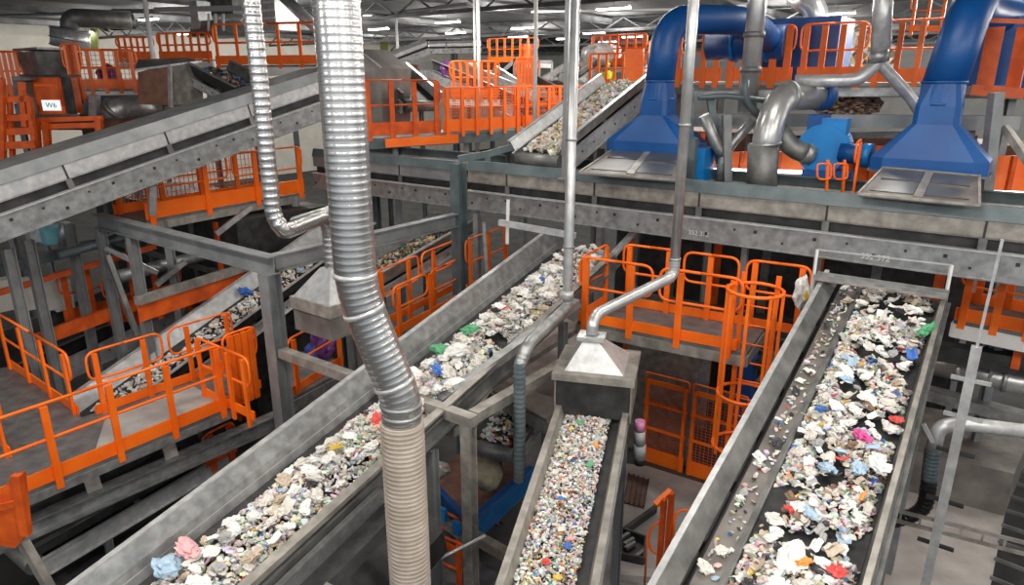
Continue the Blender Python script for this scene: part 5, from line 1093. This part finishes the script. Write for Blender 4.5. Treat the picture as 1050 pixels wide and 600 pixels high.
def stuff(A, B, x0, x1, n, label, size, wts=WT, t0=0., t1=1., mound=.06, base=.0, name='waste_fragments', fall=1., gaps=0.):
    A, B = Vector(A), Vector(B); d, r, u = frame(B-A); L = (B-A).length
    tmpl = []
    for i in range(4):
        bm = bmesh.new(); bmesh.ops.create_icosphere(bm, subdivisions=1, radius=1)
        vs = [v.co*(1+.45*noise.noise(v.co*2.1+Vector((i*3.3, 1, i)))) for v in bm.verts]; bm.verts.ensure_lookup_table(); fs = [tuple(v.index for v in f.verts) for f in bm.faces]; bm.free(); tmpl.append((vs, fs))
    V_, F_, T_ = [], [], []
    for i in range(n):
        f = t0+(t1-t0)*rnd.random(); x = rnd.uniform(x0, x1); c_ = (x-(x0+x1)/2)/((x1-x0)/2)
        if gaps and noise.noise(Vector((f*L*1.6, x*2.2, 7))) < -gaps: continue
        p = A+(B-A)*f+r*x+u*(base+mound*(1-abs(c_)**2.2*fall)*rnd.uniform(.3, 1.05))
        s = rnd.uniform(*size); rot = Matrix.Rotation(rnd.uniform(0, 6.28), 3, Vector((rnd.gauss(0, 1), rnd.gauss(0, 1), rnd.gauss(0, 1))).normalized())
        sc_ = Vector((s, s*rnd.uniform(.5, .9), s*rnd.uniform(.18, .5))); vs, fs = tmpl[rnd.randrange(4)]; o = len(V_)
        for v in vs: V_.append(p+rot @ Vector((v.x*sc_.x, v.y*sc_.y, v.z*sc_.z)))
        tn = TINTS[pick(wts)]; tn = tuple(max(0, min(1, q*rnd.uniform(.8, 1.15))) for q in tn)
        for q in fs: F_.append(tuple(o+j for j in q)); T_.append(tn)
    me = bpy.data.meshes.new(name); me.from_pydata([v-A for v in V_], [], F_)
    at = me.attributes.new('tint', 'FLOAT_COLOR', 'FACE'); at.data.foreach_set('color', [c for t in T_ for c in (*t, 1.)])
    me.materials.append(M['mixed']); o = bpy.data.objects.new(name, me); COL.objects.link(o); o.location = A; ORG[o.name] = A
    return tag(o, label, 'waste', kind='stuff')
# tint the two background heaps
for ob_ in bpy.data.objects:
    if ob_.name.startswith('waste_heap') and ob_.data.materials and ob_.data.materials[0] == M['mixed']:
        at = ob_.data.attributes.new('tint', 'FLOAT_COLOR', 'FACE'); at.data.foreach_set('color', [c for _ in ob_.data.polygons for c in (*TINTS[pick({'brown': 30, 'black': 20, 'beige': 20, 'grey': 12, 'offwhite': 10, 'yellow': 3, 'orange': 3})], 1.)])
# wide right conveyor
wR = 'the wide right conveyor belt'
stuff(RA_, RB_, BX0+.02, BX1-.03, 9500, 'small mixed plastic fragments strewn over the wide right conveyor belt', (.016, .052), mound=.10, base=.01, gaps=.12)
scatter(RA_, RB_, BX0+.06, BX1-.07, 320, wR, (.05, .095), .05, .08, WI, 0, 1, (.42, .13, .45))
stuff(RA_, RB_, -hw+.24, BX0-.08, 260, 'sparse small fragments on the side lane of the wide right conveyor', (.015, .045), mound=.015, base=.025)
scatter(RA_, RB_, -hw+.26, BX0-.11, 18, 'the side lane of the wide right conveyor', (.05, .09), .04, .01)
def at_px(px, py, A, B, lift):                      # point of a belt plane seen through a pixel
    d, r, u = frame(Vector(B)-Vector(A)); q = Vector(A)+u*lift; dr_ = ray(px, py); o = Vector((0, 0, CZ)); t = (q-o).dot(u)/dr_.dot(u); return o+dr_*t
for kind, tint, px, py, s, lab in (('film', 'green', 950, 338, .12, 'bright green plastic bag at the right edge high on the wide conveyor'), ('carton', 'blue', 935, 362, .09, 'blue carton flake by the right edge of the wide conveyor'), ('film', 'magenta', 884, 447, .12, 'magenta pink plastic bag in the middle of the wide conveyor'), ('film', 'red', 919, 430, .07, 'red crumpled bag near the right edge of the wide conveyor'), ('bottle', 'orange', 885, 508, .075, 'crushed orange bottle low on the wide conveyor'), ('film', 'orange', 823, 576, .08, 'orange wrapper scrap at the bottom of the wide conveyor'), ('film', 'white', 812, 572, .15, 'large white plastic bag at the bottom of the wide conveyor'), ('carton', 'red', 812, 521, .07, 'red carton scrap at the lower left of the wide conveyor'), ('film', 'white', 902, 478, .12, 'bright white bundle near the right edge of the wide conveyor'), ('film', 'pale blue', 880, 480, .09, 'pale blue film scrap left of the bright white bundle')):
    piece(kind, tint, at_px(px, py, RA_, RB_, .16), s, wR, label=lab)
# diagonal conveyor
WD = {'white': 48, 'offwhite': 42, 'grey': 9, 'beige': 10, 'pale blue': 2.5, 'pink': 1, 'blue': .7, 'black': 3, 'green': .5, 'red': .6, 'yellow': 1, 'orange': .6}
wD = 'the long diagonal conveyor'
stuff(DA, DB, -dh+.25, dh-.08, 8500, 'small pale plastic fragments strewn along the diagonal conveyor', (.02, .055), WD, .09, 1., .15, .0, gaps=.45)
scatter(DA, DB, -dh+.32, dh-.12, 230, wD, (.055, .12), .06, .13, WDI, .11, 1., (.80, .06, .14))
for kind, tint, px, py, s, lab in (('film', 'green', 452, 358, .15, 'green film bag on the diagonal conveyor right of the spiral duct'), ('film', 'green', 482, 338, .13, 'pale green film farther up the diagonal conveyor'), ('film', 'blue', 452, 380, .12, 'blue plastic bag at the right edge of the diagonal conveyor'), ('carton', 'red', 517, 316, .08, 'red scrap high on the diagonal conveyor'), ('film', 'pale blue', 172, 580, .17, 'blue film bag at the lowest end of the diagonal conveyor'), ('film', 'red', 388, 432, .12, 'red wrapper beside the spiral duct on the diagonal conveyor'), ('film', 'pink', 192, 562, .14, 'pinkish bag near the lowest end of the diagonal conveyor'), ('film', 'yellow', 345, 458, .08, 'yellow wrapper in the pale film left of the spiral duct'), ('film', 'white', 468, 360, .22, 'large white film bag beside the green one on the diagonal conveyor'), ('film', 'blue', 556, 286, .07, 'small blue scrap near the head of the diagonal conveyor'), ('film', 'black', 508, 318, .09, 'black scrap beside the red one high on the diagonal conveyor')):
    piece(kind, tint, at_px(px, py, DA, DB, .22), s, wD, label=lab)
# narrow conveyor
WM = {'white': 40, 'offwhite': 34, 'grey': 15, 'beige': 13, 'pale blue': 5, 'pink': 3, 'blue': 2, 'black': 7, 'green': 2, 'red': 2, 'yellow': 2, 'orange': 2, 'brown': 7}
mw2_ = (MW-.22)/2
stuff(MA, MBf, -mw2_+.0, mw2_-.12, 8200, 'finely shredded many-coloured waste covering the narrow conveyor', (.012, .032), WM, 0, 1., .07, .01, fall=.7)
scatter(MA, MBf, -mw2_+.06, mw2_-.2, 40, 'the narrow conveyor below the pyramid hood', (.025, .05), .06, .03, WM, .1, .95, (.4, .1, .5))
for kind, tint, px, py, s, lab in (('carton', 'orange', 612, 456, .05, 'orange flake near the top of the narrow conveyor'), ('film', 'green', 605, 476, .05, 'green scrap near the top of the narrow conveyor'), ('film', 'yellow', 572, 592, .055, 'yellow scrap at the bottom of the narrow conveyor'), ('film', 'blue', 582, 560, .045, 'blue scrap low on the narrow conveyor'), ('film', 'red', 560, 576, .045, 'red scrap at the lower left of the narrow conveyor')):
    piece(kind, tint, at_px(px, py, MA, MBf, .11), s, 'the narrow conveyor', label=lab)
# others
h_A, h_B = HA-hdd*.6, HB+hdd*1.2
stuff(h_A, h_B, -.42, .40, 1500, 'pale scraps strewn over the narrow conveyor behind the left railings', (.02, .06), WD, 0, 1, .07, .0, gaps=.3)
scatter(h_A, h_B, -.3, .3, 34, 'the conveyor behind the left railings', (.06, .12), .05, .05, WD, .03, .95, (.7, .1, .2))
piece('film', 'blue', at_px(252, 299, h_A, h_B, .12), .17, '', label='blue film bag left of the grey frame post on the rear conveyor')
stuff(GA, GB+gd*.3, -.42, .42, 1300, 'pale scraps on the far incline conveyor above the cross conveyor', (.03, .08), {'white': 20, 'offwhite': 22, 'beige': 22, 'grey': 10, 'brown': 6, 'yellow': 3}, 0, 1, .08)
stuff(SA, SB, -.36, .04, 300, 'few pale scraps on the lower conveyor beside the black cover', (.03, .07), WD, 0, .5, .06, .02)
stuff(pz(505, 455, 2.4), pz(560, 372, 2.8), -.3, .3, 420, 'dim mixed scraps on the low conveyor left of the pyramid hood', (.03, .07), WM, 0, 1, .06)
stuff(pz(372, 288, 4.3), pz(470, 232, 4.9), -.42, .42, 900, 'brownish yellow scraps on the dim conveyor behind the spiral duct', (.03, .08), {'brown': 25, 'beige': 12, 'yellow': 5, 'black': 14, 'grey': 8, 'green': 4}, 0, 1, .08)
stuff(pY(266, 102, 17.2), pY(212, 74, 18.6), -.42, .42, 500, 'dark shredded waste on the short conveyor by the hopper', (.04, .11), {'black': 20, 'grey': 8, 'brown': 10, 'blue': 5, 'white': 2}, 0, 1, .14)
stuff(pY(556, 96, 26), pY(606, 62, 30), -.4, .4, 300, 'pale scraps on the far conveyor behind the twin pipes', (.06, .14), WD, 0, 1, .1)
# ================================================================ light: hall luminaires overhead, added fill lamps and an ambient world fill
w = bpy.data.worlds.new('ambient_fill'); scn.world = w; w.use_nodes = True  # even ambient fill for the open sides, not a daylight source
bg = w.node_tree.nodes['Background']; bg.inputs[0].default_value = (.80, .88, 1, 1); bg.inputs[1].default_value = .6
def area(name, loc, sx, sy, power, col=(1, .95, .88)):
    l = bpy.data.lights.new(name, 'AREA'); l.shape = 'RECTANGLE'; l.size = sx; l.size_y = sy; l.energy = power; l.color = col
    o = bpy.data.objects.new(name, l); COL.objects.link(o); o.location = loc; o.rotation_euler = (0, 0, -AZ); return o
def fill_point(loc, power, col=(1, .95, .88)):  # unseen point lamp added as fill
    l = bpy.data.lights.new('fill_lamp', 'POINT'); l.energy = power; l.color = col; l.shadow_soft_size = .5
    o = bpy.data.objects.new('fill_lamp', l); COL.objects.link(o); o.location = loc
for u_, v_ in [(a, b) for a in (-9, -2, 5) for b in (2, 9, 17)]+[(12, 2), (12, 9), (-16, 17)]:
    p = UD*u_+VD*v_; area('hall_luminaire', (p.x, p.y, CE-.7), 3.0, .5, 350)
for u_, v_ in [(a, b) for a in (-20, -11, -2, 7, 17) for b in (26, 36, 47, 58)]+[(a, b) for a in (-46, -37, -29) for b in (20, 31, 42)]+[(28, 26), (28, 40), (40, 30), (40, 45)]:  # fill lamps added to brighten the far ceiling and walls
    p = UD*u_+VD*v_
    if (p-wl0).dot(UD) > 1.5: fill_point((p.x, p.y, CE-1.3), 760)
for x_, y_ in ((-9, -7), (0, -9), (9, -7), (-4, -4), (5, -4), (14, -2), (-13, 0)):  # fill lamps added behind the camera to brighten front faces
    fill_point((x_, y_, CE-1.0), 950)
scn.view_settings.view_transform = 'Standard'; scn.view_settings.look = 'None'; scn.view_settings.gamma = 1; scn.view_settings.exposure = -0.15
scn.view_settings.use_curve_mapping = False
scn.cycles.max_bounces = 6; scn.cycles.diffuse_bounces = 3; scn.cycles.glossy_bounces = 3; scn.cycles.use_denoising = True
scn.cycles.caustics_reflective = False; scn.cycles.caustics_refractive = False
